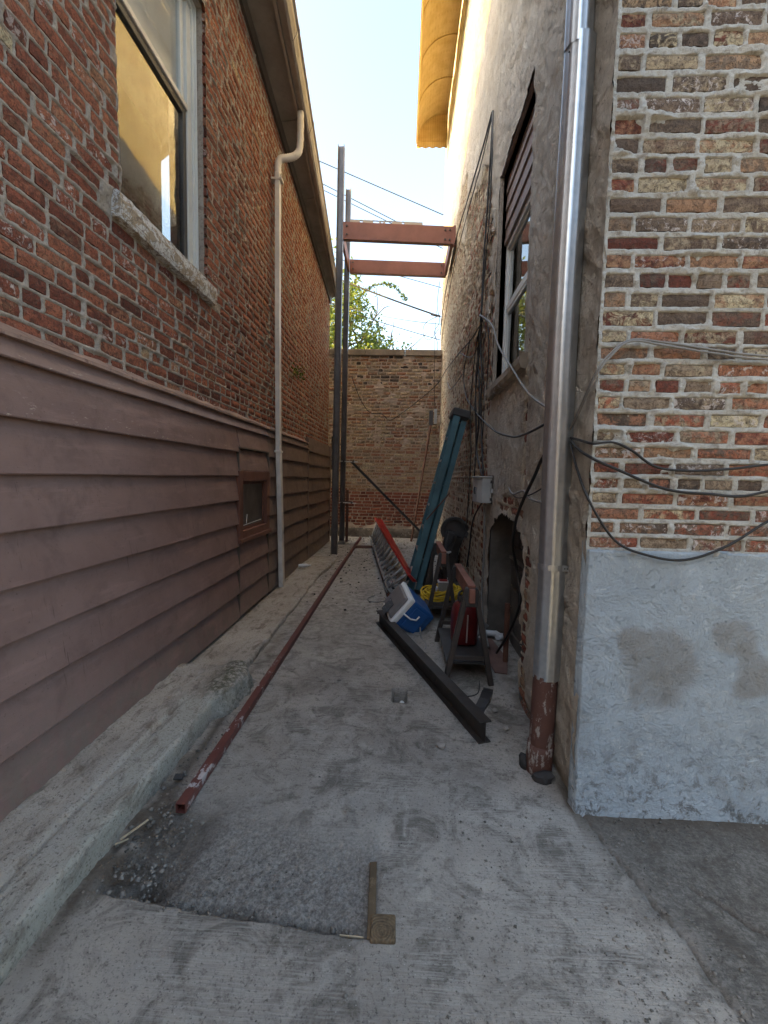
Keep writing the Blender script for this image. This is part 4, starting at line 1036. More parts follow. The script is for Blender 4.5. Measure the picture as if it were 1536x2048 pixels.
for i in range(6): m = MB(); m.box((.797 + .012 * i, 2.1455, 1.071), (.802 + .012 * i, 2.1468, 1.078)).build('strap_hole', 'black', dp)
m = MB(); m.tube([(.702, 2.17, 3.425), (.699, 2.166, 3.425)], .004, 8).build('rivet', 'black', dp)
def lump(name, mat, parent, c, r, seed, label=None, cat=None, sub=2, flat=1.0):
    bm = bmesh.new(); bmesh.ops.create_icosphere(bm, subdivisions=sub, radius=1.0); rr = random.Random(seed)
    o3 = Vector((rr.random() * 9, rr.random() * 9, rr.random() * 9))
    from mathutils import noise as mn
    for v in bm.verts:
        k = 1 + .45 * mn.noise(v.co * 1.3 + o3) + .2 * mn.noise(v.co * 3.5 + o3)
        v.co = Vector((v.co.x * r[0] * k, v.co.y * r[1] * k, v.co.z * r[2] * k * flat)) + Vector(c)
    me = bpy.data.meshes.new(name); bm.to_mesh(me); bm.free()
    o = link(name, me, mat, parent)
    if label: tag(o, label, cat)
    return o
lump('mastic_blob', 'mastic', dp, (.742, 2.125, .012), (.055, .035, .04), 4)
lump('mastic_blob', 'mastic', dp, (.67, 2.23, .03), (.025, .035, .05), 5)

# ---- steel frame: two posts, two primed beams and the ties between them
sf = thing('steel_frame', 'tall grey steel posts carrying red primed beams across the alley', 'steel frame', (-1.2, 8.4, .1))
def ipoly(w, h, tf, tw): return [(-w/2, -h/2), (w/2, -h/2), (w/2, -h/2+tf), (tw/2, -h/2+tf), (tw/2, h/2-tf), (w/2, h/2-tf), (w/2, h/2), (-w/2, h/2), (-w/2, h/2-tf), (-tw/2, h/2-tf), (-tw/2, -h/2+tf), (-w/2, -h/2+tf)]
def cpoly(w, d, t): return [(-w/2, d/2), (-w/2, -d/2), (w/2, -d/2), (w/2, d/2), (w/2-t, d/2), (w/2-t, -d/2+t), (-w/2+t, -d/2+t), (-w/2+t, d/2)]
m = MB(); m.prism(ipoly(.115, .11, .012, .014), (-1.211, 7.91, .05), (-1.178, 7.91, 7.09), (0, 1, 0), (1, 0, 0)); m.build('post', 'post', sf, bevel=.003)
m = MB(); m.prism(ipoly(.105, .10, .012, .014), (-1.232, 9.05, .16), (-1.197, 9.05, 7.10), (0, 1, 0), (1, 0, 0)); m.build('post', 'post', sf, bevel=.003)
m = MB(); m.box((-1.30, 8.98, .06), (-1.17, 9.12, .16)).build('footing_block', 'stone', sf, bevel=.006)
m = MB(); m.prism(cpoly(.285, .09, .012), (-1.125, 7.9, 5.70), (.80, 7.9, 5.618), (0, 0, 1), (0, 1, 0)); m.build('beam', 'primer', sf, bevel=.003)
m = MB(); m.prism(cpoly(.255, .09, .012), (-1.145, 9.04, 5.638), (.75, 9.04, 5.575), (0, 0, 1), (0, 1, 0)); m.build('beam', 'primer', sf, bevel=.003)
m = MB(); m.bar((.742, 7.94, 5.60), (.742, 9.0, 5.585), .05, .25).build('tie_beam', 'primer', sf, bevel=.003)
m = MB(); m.bar((-1.15, 7.96, 5.66), (-1.17, 9.0, 5.63), .04, .22).build('tie_beam', 'primer', sf, bevel=.003)
m = MB(); m.box((.76, 7.86, 5.46), (.80, 7.93, 5.78)).build('end_plate', 'primer', sf, bevel=.002)
m = MB(); m.box((-1.31, 8.06, 1.62), (-1.27, 8.12, 2.22)).build('side_plate', 'blacksteel', sf)
m = MB(); m.bar((-1.13, 9.06, .14), (-1.13, 9.06, 1.22), .05, .05, (0, 1, 0)).build('stiffener', 'rust', sf)
for (x, y, z) in ((.70, 7.848, 5.70), (.70, 7.848, 5.54), (.62, 7.848, 5.70), (.62, 7.848, 5.545), (-1.06, 7.848, 5.77), (-1.06, 7.848, 5.63), (.66, 8.988, 5.65), (.66, 8.988, 5.51), (-1.08, 8.988, 5.70), (-1.08, 8.988, 5.58)):
    m = MB(); m.tube([(x, y + .01, z), (x, y - .012, z)], .016, 6).build('bolt', 'blacksteel', sf)
# spirit level on the front beam
lv = thing('spirit_level', 'long spirit level lying on the nearer red beam', 'level', (-.4, 7.9, 5.86))
def on_beam(x): return 5.70 - (x + 1.125) * (.082 / 1.925) + .1425
m = MB()
for (a, b, c, d) in ((0, 1.245, 0, .008), (0, 1.245, .05, .058), (0, .17, .008, .05), (.215, .40, .008, .05), (.50, .535, .008, .05), (.57, .605, .008, .05), (.72, .89, .008, .05), (.93, 1.245, .008, .05)):
    x0, x1 = -1.01 + a, -1.01 + b
    m.add([(x, y, on_beam(x) + q) for x in (x0, x1) for y in (7.885, 7.91) for q in (c, d)], [(0, 1, 3, 2), (4, 6, 7, 5), (0, 4, 5, 1), (2, 3, 7, 6), (0, 2, 6, 4), (1, 5, 7, 3)])
m.build('level_body', 'levelyel', lv)
for a in (.1925, .5525, .91):
    x = -1.01 + a; m = MB(); m.tube([(x, 7.8975, on_beam(x) + .012), (x, 7.8975, on_beam(x) + .046)], .008, 8).build('vial', 'tape', lv)
# brace and clamps
m = MB(); m.bar((-1.05, 8.97, 1.80), (.60, 9.75, .14), .045, .045); o = m.build('brace_bar', 'flatbar', bevel=.002); tag(o, 'grey square brace running diagonally from the far post to the ground', 'brace')
def clamp(z, x0, label, mat='flatbar'):
    c = thing('clamp', label, 'clamp', (x0, 8.4, z), 'clamps on the steel posts')
    m_ = MB(); m_.box((x0, 8.93, z - .015), (x0 + .22, 8.97, z + .015)).box((x0 - .0, 8.80, z - .015), (x0 + .03, 8.929, z + .015)).box((x0 + .19, 8.80, z - .015), (x0 + .22, 8.929, z + .015)); m_.build('jaw_frame', 'black', c)
    m_ = MB(); m_.tube([(x0 - .08, 8.85, z), (x0 + .30, 8.85, z - .01)], .009, 8).build('screw_bar', 'alu', c)
clamp(1.80, -1.20, 'black clamp holding the diagonal brace to the far post'); clamp(.97, -1.22, 'clamp with a bright screw low on the posts')

# ---- square tube lying along the alley
n = 120; vs = []; fs = []; scr = []
for i in range(n):
    t = i / (n - 1); y = 1.79 + 8.1 * t; x = -.940 + .022 * t + .004 * math.sin(t * 9); z = gz(y) + .004
    w = .0215
    vs += [(x - w, y, z), (x + w, y, z), (x + w, y, z + 2 * w), (x - w, y, z + 2 * w), (x - w + .003, y, z + .003), (x + w - .003, y, z + .003), (x + w - .003, y, z + 2 * w - .003), (x - w + .003, y, z + 2 * w - .003)]
    s_ = 1.0 if y < 2.75 else max(0, 1 - (y - 2.75) / .7); scr += [0, .5 * s_, s_, s_, 0, 0, 0, 0]
for i in range(n - 1):
    a = i * 8; b = a + 8
    for k in range(4): fs.append((a + k, a + (k + 1) % 4, b + (k + 1) % 4, b + k)); fs.append((a + 4 + k, b + 4 + k, b + 4 + (k + 1) % 4, a + 4 + (k + 1) % 4))
for k in range(4): fs.append((k, 4 + k, 4 + (k + 1) % 4, (k + 1) % 4)); e = (n - 1) * 8; fs.append((e + k, e + (k + 1) % 4, e + 4 + (k + 1) % 4, e + 4 + k))
me = bpy.data.meshes.new('square_tube'); me.from_pydata(vs, [], fs); at = me.attributes.new('scrape', 'FLOAT', 'POINT'); at.data.foreach_set('value', np.array(scr, np.float32))
tag(link('square_tube', me, 'tube'), 'long maroon square steel tube with scraped paint, lying beside the ledge', 'steel tube')
m = MB(); m.bar((-.67, 9.8, gz(9.8) + .02), (-.08, 4.75, gz(4.75) + .02), .03, .03); tag(m.build('thin_bar', 'rust', bevel=.002), 'thin rusty bar lying beside the red ladder', 'steel bar')
m = MB(); m.bar((-.90, 8.6, gz(8.6) + .03), (-.55, 8.62, gz(8.6) + .03), .05, .05); tag(m.build('short_plank', 'ply', bevel=.003), 'short brown plank end across the ground near the far wall', 'plank')

# ---- black I-beam on the ground
ia, ib = Vector((.505, 2.41, .069)), Vector((-.195, 4.335, .069 + gz(4.3)))
d = (ib - ia).normalized(); xx = d.cross(Vector((0, 0, 1))).normalized()
m = MB(); m.prism(ipoly(.078, .13, .009, .008), ia, ib, xx, (0, 0, 1)); tag(m.build('steel_i_beam', 'blacksteel', bevel=.002), 'black steel I-beam lying diagonally on the concrete under the cooler', 'steel beam')
bk = thing('bent_plate', 'dark bent steel plate lying beside the I-beam end', 'steel plate', (.58, 2.9, 0))
m = MB(); sec = [(.525, 2.735, .012), (.545, 2.79, .016), (.585, 2.86, .04), (.620, 2.955, .046), (.630, 2.985, .028), (.650, 3.06, .016)]
vs = []
for (x, y, z) in sec: vs += [(x - .032, y + .012, z), (x + .032, y - .012, z), (x + .032, y - .012, z - .008), (x - .032, y + .012, z - .008)]
m.add(vs, [(i * 4 + k, i * 4 + (k + 1) % 4, i * 4 + 4 + (k + 1) % 4, i * 4 + 4 + k) for i in range(len(sec) - 1) for k in range(4)] + [(0, 1, 2, 3), (20, 21, 22, 23)]).build('plate', 'flatbar', bk)
m = MB(); m.box((.475, 2.70, .008), (.545, 2.76, .022)).build('foot_tab', 'flatbar', bk)

# ---- red ladder on its side
ld = thing('extension_ladder', 'red and aluminium extension ladder lying on its edge', 'ladder', (-.3, 7.4, .1))
B0, B1 = Vector((-.10, 5.28, .075)), Vector((-.62, 9.7, .15)); T0, T1 = Vector((.165, 5.17, .30)), Vector((-.50, 9.62, .585))
def lrow(t): b = B0.lerp(B1, t); q = T0.lerp(T1, t); u = (q - b).normalized(); dd = (B1 - B0).normalized(); nn = u.cross(dd).normalized(); return b, q, u, nn
def rail(which, wid, th, off, name, mat):
    m_ = MB(); vs = []; K = 12
    for i in range(K):
        b, q, u, nn = lrow(i / (K - 1)); c = (q if which else b) + nn * off
        vs += [c + nn * sx * wid / 2 + u * sz for sx, sz in ((-1, -th), (1, -th), (1, .004), (.86, .004), (.86, -th + .006), (-.86, -th + .006), (-.86, .004), (-1, .004))]
    fs = [(i * 8 + k, i * 8 + (k + 1) % 8, i * 8 + 8 + (k + 1) % 8, i * 8 + 8 + k) for i in range(K - 1) for k in range(8)] + [tuple(range(8)), tuple(range(8 * K - 8, 8 * K))]
    return m_.add(vs, fs).build(name, mat, ld, bevel=.002)
def rail_flat(which, wid, off, name, mat, t0=0., t1=1.):
    m_ = MB(); vs = []; K = 12
    for i in range(K):
        b, q, u, nn = lrow(t0 + (t1 - t0) * i / (K - 1)); c = (q if which else b) + nn * off; s_ = 1 if which else -1
        vs += [c + nn * sx * wid / 2 + u * sz * s_ for sx, sz in ((-1, -.028), (-1, 0), (1, 0), (1, -.028), (.92, -.028), (.92, -.006), (-.92, -.006), (-.92, -.028))]
    fs = [(i * 8 + k, i * 8 + (k + 1) % 8, i * 8 + 8 + (k + 1) % 8, i * 8 + 8 + k) for i in range(K - 1) for k in range(8)] + [tuple(range(8)), tuple(range(8 * K - 8, 8 * K))]
    return m_.add(vs, fs).build(name, mat, ld, bevel=.0015)
rail_flat(1, .085, .045, 'rail', 'red'); rail_flat(1, .075, -.042, 'rail', 'red', .02, 1.0)
rail_flat(0, .085, .045, 'rail', 'rungalu'); rail_flat(0, .075, -.042, 'rail', 'rungalu', .02, 1.0)
for off in (.045, -.042):
    for i in range(14):
        b, q, u, nn = lrow(.035 + i * .0715); m = MB(); m.tube([b + nn * off + u * .02, q + nn * off - u * .02], .0165, 8).build('rung', 'rungalu', ld, smooth=True)
for i in (1, 4, 8, 11):
    b, q, u, nn = lrow(.02 + i * .0715); M_ = axes(nn, (B1 - B0).normalized(), u, b - nn * .08); m = MB(); m.box((-.02, -.04, -.01), (.03, .04, .04), M_).build('rubber_pad', 'black', ld)
b, q, u, nn = lrow(-.012)
m = MB(); m.box((-.05, -.05, -.03), (.06, .05, .008), axes(nn, (B1 - B0).normalized(), u, q + nn * .045)).build('end_shoe', 'red', ld, bevel=.01)
m = MB(); m.tube(smooth_path([(-.15, 5.25, .1), (-.2, 5.3, .22), (-.12, 5.22, .30), (-.05, 5.2, .16), (.03, 5.2, .1), (.06, 5.25, .2)], 5), .006, 6).build('ladder_rope', 'greycable', ld, smooth=True)

# ---- teal step ladder, folded, leaning on the right wall
sl = thing('step_ladder', 'folded teal fibreglass step ladder with a black top leaning on the right wall', 'ladder', (.2, 5.4, .08))
sa, sb = Vector((.165, 5.3, .055)), Vector((.715, 5.42, 2.33)); dd = (sb - sa).normalized(); px = Vector((0, 1, 0)).cross(dd).normalized(); py = dd.cross(px).normalized() * -1
if px.x < 0: px = -px
py = Vector((0, 1, 0))
def srail(a, b, offx, offy, w, dpt, name, mat):
    m_ = MB(); m_.prism([(-w/2, -dpt/2), (w/2, -dpt/2), (w/2, dpt/2), (w/2 - .006, dpt/2), (w/2 - .006, -dpt/2 + .006), (-w/2 + .006, -dpt/2 + .006), (-w/2 + .006, dpt/2), (-w/2, dpt/2)], sa + dd * a + px * offx + py * offy, sa + dd * b + px * offx + py * (offy * (1 - .28 * b / 2.4)), px, py); return m_.build(name, mat, sl, bevel=.003)
srail(0, 2.28, -.055, 0, .085, .035, 'front_rail', 'teal'); srail(0, 2.28, -.055, .52, .085, .035, 'front_rail', 'teal')
srail(.08, 2.22, .045, .06, .07, .03, 'rear_rail', 'teal'); srail(.08, 2.22, .045, .46, .07, .03, 'rear_rail', 'teal')
for i in range(7):
    a = sa + dd * (.25 + .29 * i) - px * .055; m = MB(); m.box((-.035, .02, -.012), (.045, .50 - .02 * i, .012), axes(px, py, dd, a)).build('step', 'alu', sl, bevel=.002)
for i in range(4):
    a = sa + dd * (.4 + .5 * i) + px * .045; m = MB(); m.tube([a + py * .07, a + py * .44], .011, 6).build('rear_brace', 'alu', sl)
m = MB(); m.box((-.12, -.03, -.01), (.10, .42, .085), axes(px, py, dd, sa + dd * 2.26)).build('top_cap', 'black', sl, bevel=.012)
for o_ in (0, .52): m = MB(); m.box((-.105, -.025 + o_, -.05), (-.005, .025 + o_, .02), axes(px, py, dd, sa)).build('foot', 'black', sl, bevel=.005)
m = MB(); m.box((.02, .038, 1.50), (.068, .0435, 1.72), axes(px, py, dd, sa)).build('sticker', 'sticker', sl)
m = MB(); m.bar(sa + dd * .95 - px * .09 - py * .03, sa + dd * 1.33 + px * .10 - py * .02, .02, .012).build('spreader', 'rust', sl)

# ---- rusty pole with a junction box at its head, leaning by the far wall
pl = thing('leaning_pole', 'rusty pole with a grey box at its head leaning in the far corner', 'pole', (.23, 9.65, .1))
m = MB(); m.bar((.225, 9.62, .10), (.63, 9.85, 2.95), .05, .03).build('pole', 'rust', pl, bevel=.002)
m = MB(); m.box((.55, 9.80, 2.66), (.635, 9.86, 2.98)).build('box', 'flatbar', pl, bevel=.003)
m = MB(); m.box((.665, 9.86, 2.70), (.725, 9.93, 3.02)).build('side_box', 'ebox', pl, bevel=.003)

# ---- cooler tipped over on the I-beam
ck = thing('cooler', 'blue cooler with a grey and white lid tipped over on the I-beam', 'cooler', (.1, 4.25, .03))
nz_ = Vector((-.74, -.30, .60)).normalized(); xl_ = Vector((.55, -.05, .80)); xl_ = (xl_ - nz_ * xl_.dot(nz_)).normalized(); yl_ = nz_.cross(xl_).normalized()
CM = axes(xl_, yl_, nz_, (.085, 4.22, .215)) @ Matrix.Scale(1.12, 4)
def taper(lo, hi, z0, z1, s0=1., s1=1.):
    vs = [CM @ Vector((x * s_, y * s_, z)) for z, s_ in ((z0, s0), (z1, s1)) for x, y in ((-lo, -hi), (lo, -hi), (lo, hi), (-lo, hi))]
    return MB().add(vs, [(0, 3, 2, 1), (4, 5, 6, 7), (0, 1, 5, 4), (1, 2, 6, 5), (2, 3, 7, 6), (3, 0, 4, 7)])
taper(.135, .165, -.17, .085, .86, 1.).build('body', 'blue', ck, bevel=.022, seg=3)
taper(.142, .172, .087, .135).build('lid', 'white', ck, bevel=.014, seg=2)
taper(.115, .145, .136, .165, 1., .9).build('lid_top', 'lid', ck, bevel=.012, seg=2)
m = MB(); m.box((-.142, -.06, .166), (-.02, .06, .170), CM).build('lid_label', 'sticker', ck)
m = MB(); m.box((-.10, -.171, -.10), (.10, -.160, .04), CM).build('side_panel', 'blue', ck, bevel=.01, seg=2)
m = MB(); m.tube([CM @ Vector(p) for p in ((.0, -.178, .10), (.0, -.195, .03), (.02, -.19, -.02), (.06, -.19, -.02))], .008, 6).build('handle', 'white', ck, smooth=True)
m = MB(); m.tube(smooth_path([(.20, 4.05, .10), (.21, 3.97, .03), (.245, 3.85, .02), (.235, 3.72, .022)], 6), .007, 6); tag(m.build('cord_end', 'greycable', smooth=True), 'short grey cord end trailing from under the cooler', 'cord')

# ---- sawhorses
def sawhorse(name, label, x0, ya, yb, h, spread, rot=0):
    s = thing(name, label, 'sawhorse', (x0, (ya + yb) / 2, gz(ya)), 'black sawhorses by the right wall')
    g = gz(ya)
    m_ = MB(); m_.bar((x0, ya - .06, h - .055), (x0, yb + .06, h - .055), .042, .10).build('rail', 'redwood', s, bevel=.004)
    m_ = MB(); m_.bar((x0, ya - .02, h + .006), (x0, yb + .02, h + .006), .055, .018).build('rail_cap', 'redwood', s, bevel=.003)
    for y in (ya, yb):
        for sx in (-1, 1):
            m_ = MB(); yo = (.05 if y == yb else .02); m_.bar((x0 + sx * .03, y, h - .02), (x0 + sx * spread, y + (yo if y == yb else -.0) , g + .005), .038, .045, (0, 1, 0)).build('leg', 'horse', s, bevel=.004)
        m_ = MB(); m_.box((x0 - .045, y - .028, h - .14), (x0 + .045, y + .028, h - .005)).build('bracket', 'black', s, bevel=.005)
        zc_ = g + .20; w_ = .03 + (spread - .03) * (1 - (zc_ - g) / (h - .02)); m_ = MB(); m_.bar((x0 - w_, y, zc_), (x0 + w_, y, zc_), .02, .03).build('cross_tie', 'horse', s)
    m_ = MB(); m_.box((x0 - .16, ya + .02, g + .145), (x0 + .16, yb - .02, g + .16)).build('shelf', 'black', s)
    return s
sawhorse('sawhorse', 'nearer black sawhorse with a reddish top rail, over a red canister', .51, 3.10, 3.86, .735, .165)
sawhorse('sawhorse', 'farther black sawhorse with a reddish top rail, behind the cooler', .43, 4.38, 5.05, .76, .150)
# red canister standing on the sawhorse tray
cn = thing('canister', 'dark red rounded canister with a pale stripe under the nearer sawhorse', 'canister', (.55, 3.55, .15))
def superloop(cx, cy, z, a, b, n=28, p=3.2):
    out = []
    for k in range(n):
        t = 6.28319 * k / n; c_, s_ = math.cos(t), math.sin(t)
        out.append((cx + a * math.copysign(abs(c_) ** (2 / p), c_), cy + b * math.copysign(abs(s_) ** (2 / p), s_), z))
    return out
def stack(loops):
    n = len(loops[0]); vs = [q for l in loops for q in l]
    fs = [(i * n + k, i * n + (k + 1) % n, (i + 1) * n + (k + 1) % n, (i + 1) * n + k) for i in range(len(loops) - 1) for k in range(n)]
    return MB().add(vs, fs + [tuple(range(n)), tuple(range(len(vs) - n, len(vs)))])
z0 = .185
stack([superloop(.53, 3.52, z0 + z, .105 * s_, .12 * s_) for z, s_ in ((0, .9), (.015, .98), (.08, 1), (.20, 1.0), (.25, .96), (.29, .84), (.32, .62), (.33, .4))]).build('can_body', 'darkred', cn, smooth=True)
stack([superloop(.53, 3.52, z0 + z, .05, .05, 16, 2) for z in (.325, .37)]).build('cap', 'black', cn)
m = MB(); m.tube([(.535, 3.397, z0 + .03), (.538, 3.397, z0 + .15), (.54, 3.402, z0 + .25)], .006, 6).build('stripe', 'stripe', cn)
m = MB(); m.tube(smooth_path([(.48, 3.52, z0 + .30), (.48, 3.52, z0 + .39), (.53, 3.52, z0 + .42), (.58, 3.52, z0 + .39), (.58, 3.52, z0 + .30)], 5), .009, 6).build('handle', 'black', cn, smooth=True)

# ---- yellow extension cord coil with a tub on it
pts = []
rr = random.Random(6)
for i in range(260):
    t = i / 24 * 6.28319; k = i / 260
    pts.append((.47 + (.21 + .045 * math.sin(i * .37)) * math.cos(t) * (1 + .08 * math.sin(i * .11)), 4.80 + (.17 + .04 * math.sin(i * .23)) * math.sin(t), .19 + .10 * k + .02 * math.sin(i * .9) + .03 * math.cos(t)))
m = MB(); m.tube(pts, .009, 5); tag(m.build('yellow_cord', 'yellow', smooth=True), 'yellow extension cord coiled on the tray of the farther sawhorse', 'cord')
tb = thing('plastic_tub', 'small milky plastic tub with a red lid sitting on the yellow cord', 'tub', (.47, 4.72, .29))
stack([[(.47 + sx * w, 4.72 + sy * w * .8, z) for sx, sy in ((-1, -1), (1, -1), (1, 1), (-1, 1))] for z, w in ((.285, .048), (.38, .058))]).build('tub_body', 'clear', tb, bevel=.006)
m = MB(); m.box((.408, 4.67, .382), (.532, 4.77, .394)).build('rim', 'white', tb, bevel=.003)
m = MB(); m.box((.425, 4.685, .395), (.515, 4.755, .405)).build('lid', 'red', tb, bevel=.003)
lump('rag', 'tape', None, (.385, 4.68, .315), (.03, .03, .035), 13, 'small pale crumpled rag next to the plastic tub', 'rag')

# ---- black power saw standing against the wall behind the sawhorses
ps = thing('power_saw', 'black battered cut-off saw propped on the wall behind the sawhorses', 'power saw', (.68, 5.5, .08))
m = MB()
gc = Vector((.66, 5.42, .86)); ring = []
for k in range(19):
    a = math.radians(-30 + 240 * k / 18); ring.append(gc + Vector((.17 * math.cos(a), -.02, .17 * math.sin(a))))
vs = []
for p in ring: vs += [p, p + Vector((0, .09, 0)), gc + (p - gc) * .78 + Vector((0, .09, 0)), gc + (p - gc) * .78]
m.add(vs, [(i * 4 + k, i * 4 + (k + 1) % 4, i * 4 + 4 + (k + 1) % 4, i * 4 + 4 + k) for i in range(len(ring) - 1) for k in range(4)] + [(0, 1, 2, 3), tuple(range(len(vs) - 4, len(vs)))]).build('blade_guard', 'black', ps, bevel=.004)
stack([[tuple(gc + Vector((.15 * math.cos(6.28 * k / 32), y, .15 * math.sin(6.28 * k / 32)))) for k in range(32)] for y in (.02, .026)]).build('blade', 'flatbar', ps)
m = MB(); m.bar((.70, 5.35, .80), (.53, 5.30, .32), .09, .11).build('arm', 'blacksteel', ps, bevel=.015, seg=2)
m = MB(); m.bar((.62, 5.45, .85), (.47, 5.42, .20), .10, .12).build('motor_body', 'black', ps, bevel=.025, seg=2)
m = MB(); m.box((.44, 5.28, .07), (.74, 5.66, .20)).build('base', 'black', ps, bevel=.01)
m = MB(); m.tube(smooth_path([(.60, 5.27, .62), (.55, 5.22, .60), (.50, 5.2, .50), (.50, 5.24, .42)], 5), .014, 6).build('handle', 'ebox', ps, smooth=True)
m = MB(); m.box((.52, 5.31, .55), (.58, 5.32, .62)).build('guard_plate', 'alu', ps)
m = MB(); m.box((.29, 5.52, .06), (.42, 5.56, .95), Matrix.Rotation(.0, 4, 'Z')); tag(m.build('black_board', 'black', bevel=.003), 'narrow black board standing behind the far sawhorse', 'board')
m = MB(); m.box((.74, 6.0, .05), (.79, 6.5, .62)); tag(m.build('grey_panel', 'block', bevel=.004), 'dull grey panel leaning behind the power saw', 'panel')

# ---- board, bottles and rubbish at the foot of the right wall
m = MB(); m.add([(.70, 4.02, .02), (.745, 3.30, .016), (.835, 3.28, .016), (.90, 3.55, .02), (.86, 4.0, .024)] + [(.70, 4.02, .034), (.745, 3.30, .030), (.835, 3.28, .030), (.90, 3.55, .034), (.86, 4.0, .038)],
      [(4, 3, 2, 1, 0), (5, 6, 7, 8, 9)] + [(i, (i + 1) % 5, 5 + (i + 1) % 5, 5 + i) for i in range(5)]); tag(m.build('plywood_scrap', 'ply', bevel=.002), 'reddish brown board scrap lying at the niche', 'board')
m = MB(); m.add([(.695, 3.80, .12), (.70, 3.74, .30), (.80, 3.86, .20), (.70, 3.81, .12), (.705, 3.75, .30), (.805, 3.87, .20)], [(0, 1, 2), (5, 4, 3), (0, 3, 4, 1), (1, 4, 5, 2), (2, 5, 3, 0)]); tag(m.build('metal_scrap', 'ebox'), 'small triangular grey sheet scrap behind the sawhorse leg', 'scrap')
def bottle(name, label, p, dirv, L, r, mat='tape'):
    dv = Vector(dirv).normalized(); p = Vector(p); m_ = MB()
    m_.tube([p, p + dv * L * .1, p + dv * L * .4, p + dv * L * .65, p + dv * L * .8, p + dv * L * .86, p + dv * L], [r * .8, r, r * .92, r, r * .5, r * .38, r * .38], 10)
    return tag(m_.build(name, mat, smooth=True), label, 'bottle')
bottle('plastic_bottle', 'crushed clear plastic bottle lying in the niche', (.80, 4.05, .07), (.9, -.3, .05), .17, .03)
bottle('plastic_bottle', 'flattened plastic bottle lying on the left ledge', (-1.50, 6.35, gz(6.35) + .115), (.9, .3, 0), .18, .026)
lump('rubbish_wad', 'tape', None, (.93, 3.98, .06), (.04, .035, .03), 17, 'pale crumpled wad beside the plastic bottle in the niche', 'rubbish')
m = MB(); m.tube([(.87, 3.50, .03), (.88, 3.55, .50)], .022, 8); tag(m.build('pipe_stub', 'rust'), 'short dark pipe standing in the niche', 'pipe')

# ---- electrical box and cables
eb = thing('electrical_box', 'grey electrical box with a hinged cover on the right wall', 'electrical box', (.75, 4.15, 1.26))
m = MB(); m.prism([(.685, 4.06), (.72, 4.0), (.805, 4.0), (.805, 4.32), (.685, 4.32)], (0, 0, 1.285), (0, 0, 1.515), (1, 0, 0), (0, 1, 0)).build('cover', 'ebox', eb, bevel=.006, seg=2)
m = MB(); m.box((.675, 3.99, 1.515), (.812, 4.33, 1.527)).build('lid', 'ebox', eb, bevel=.003)
m = MB(); m.box((.806, 3.985, 1.275), (.83, 4.34, 1.535)).build('back_plate', 'block', eb)
m = MB(); m.tube([(.80, 3.99, 1.41), (.80, 3.965, 1.41), (.80, 3.962, 1.38)], .012, 8).build('latch', 'ebox', eb)
for z in (1.32, 1.48): m = MB(); m.box((.79, 3.988, z - .012), (.808, 4.0, z + .012)).build('hinge', 'flatbar', eb)
m = MB(); m.tube(smooth_path([(.680, 4.15, 1.43), (.672, 4.15, 1.41), (.674, 4.15, 1.38), (.68, 4.15, 1.36)], 4), .006, 6).build('hasp', 'black', eb)

def cable(label, pts, r=.006, mat='cable', name='cable', k=7, group=None):
    m_ = MB(); m_.tube(smooth_path(pts, k), r, 6); o = m_.build(name, mat, smooth=True); return tag(o, label, 'cable', group)
S = .79
cable('black cable hanging straight down the stucco to the knot', [(S, 4.62, 5.08), (S, 4.64, 4.72), (S, 4.72, 4.3), (S - .01, 4.76, 3.74), (S - .02, 4.73, 3.17)], .010)
cable('thinner black cable beside the straight one above the knot', [(S, 4.60, 5.06), (S, 4.56, 4.6), (S, 4.60, 4.1), (S - .01, 4.68, 3.6), (S - .02, 4.70, 3.18)], .007)
cable('black cable slanting from the high hook to the far corner of the right wall', [(S, 4.66, 5.10), (S, 5.25, 5.14), (S, 6.44, 5.30), (S, 7.8, 5.48), (S, 9.34, 5.33), (S, 10.2, 5.06), (S, 10.5, 4.8)], .009)
cable('second slanting black cable just below the first one', [(S, 4.64, 5.06), (S, 5.3, 5.02), (S, 6.6, 5.1), (S, 7.9, 5.1), (S, 9.3, 4.8), (S, 10.0, 4.5), (S, 9.6, 4.3)], .006)
cable('black cable from the knot bowing down to the electrical box', [(S - .02, 4.73, 3.17), (S, 4.97, 2.91), (S, 4.78, 2.43), (S, 4.74, 2.07), (S, 4.82, 1.81), (S - .03, 4.25, 1.53)], .009)
cable('black cable from the knot straight down to the electrical box', [(S - .02, 4.75, 3.19), (S, 4.80, 2.87), (S, 4.66, 2.52), (S, 4.63, 2.16), (S - .03, 4.2, 1.53)], .010)
cable('black cable end hanging beside the window reveal', [(S - .02, 4.60, 3.12), (S, 4.44, 3.0), (S, 4.34, 2.71), (S, 4.36, 2.44), (S, 4.37, 2.26)], .007)
cable('black cable swagging from the knot across the far brick wall', [(S - .02, 4.61, 3.1), (S, 5.55, 3.19), (S, 6.64, 3.34), (S, 8.83, 3.60), (.70, 9.9, 3.55), (.30, 10.08, 3.22), (-.05, 10.1, 2.95), (-.32, 10.1, 2.79), (-.50, 10.1, 2.92), (-.77, 10.1, 2.95), (-1.0, 10.1, 3.25), (-1.2, 10.1, 3.75)], .008)
cable('black cable drooping in a long curve from the knot to the downpipe', [(S - .01, 5.55, 3.19), (S, 5.95, 3.05), (S, 6.1, 2.9), (S, 5.83, 2.58), (S, 5.15, 2.30), (S - .02, 3.96, 1.95), (S - .02, 3.3, 1.82), (S - .02, 2.9, 1.79), (S - .01, 2.35, 1.82)], .0075)
cable('short looped cable left of the knot', [(S, 4.78, 3.11), (S, 4.96, 2.96), (S, 5.5, 2.97), (S, 6.64, 3.34)], .006)
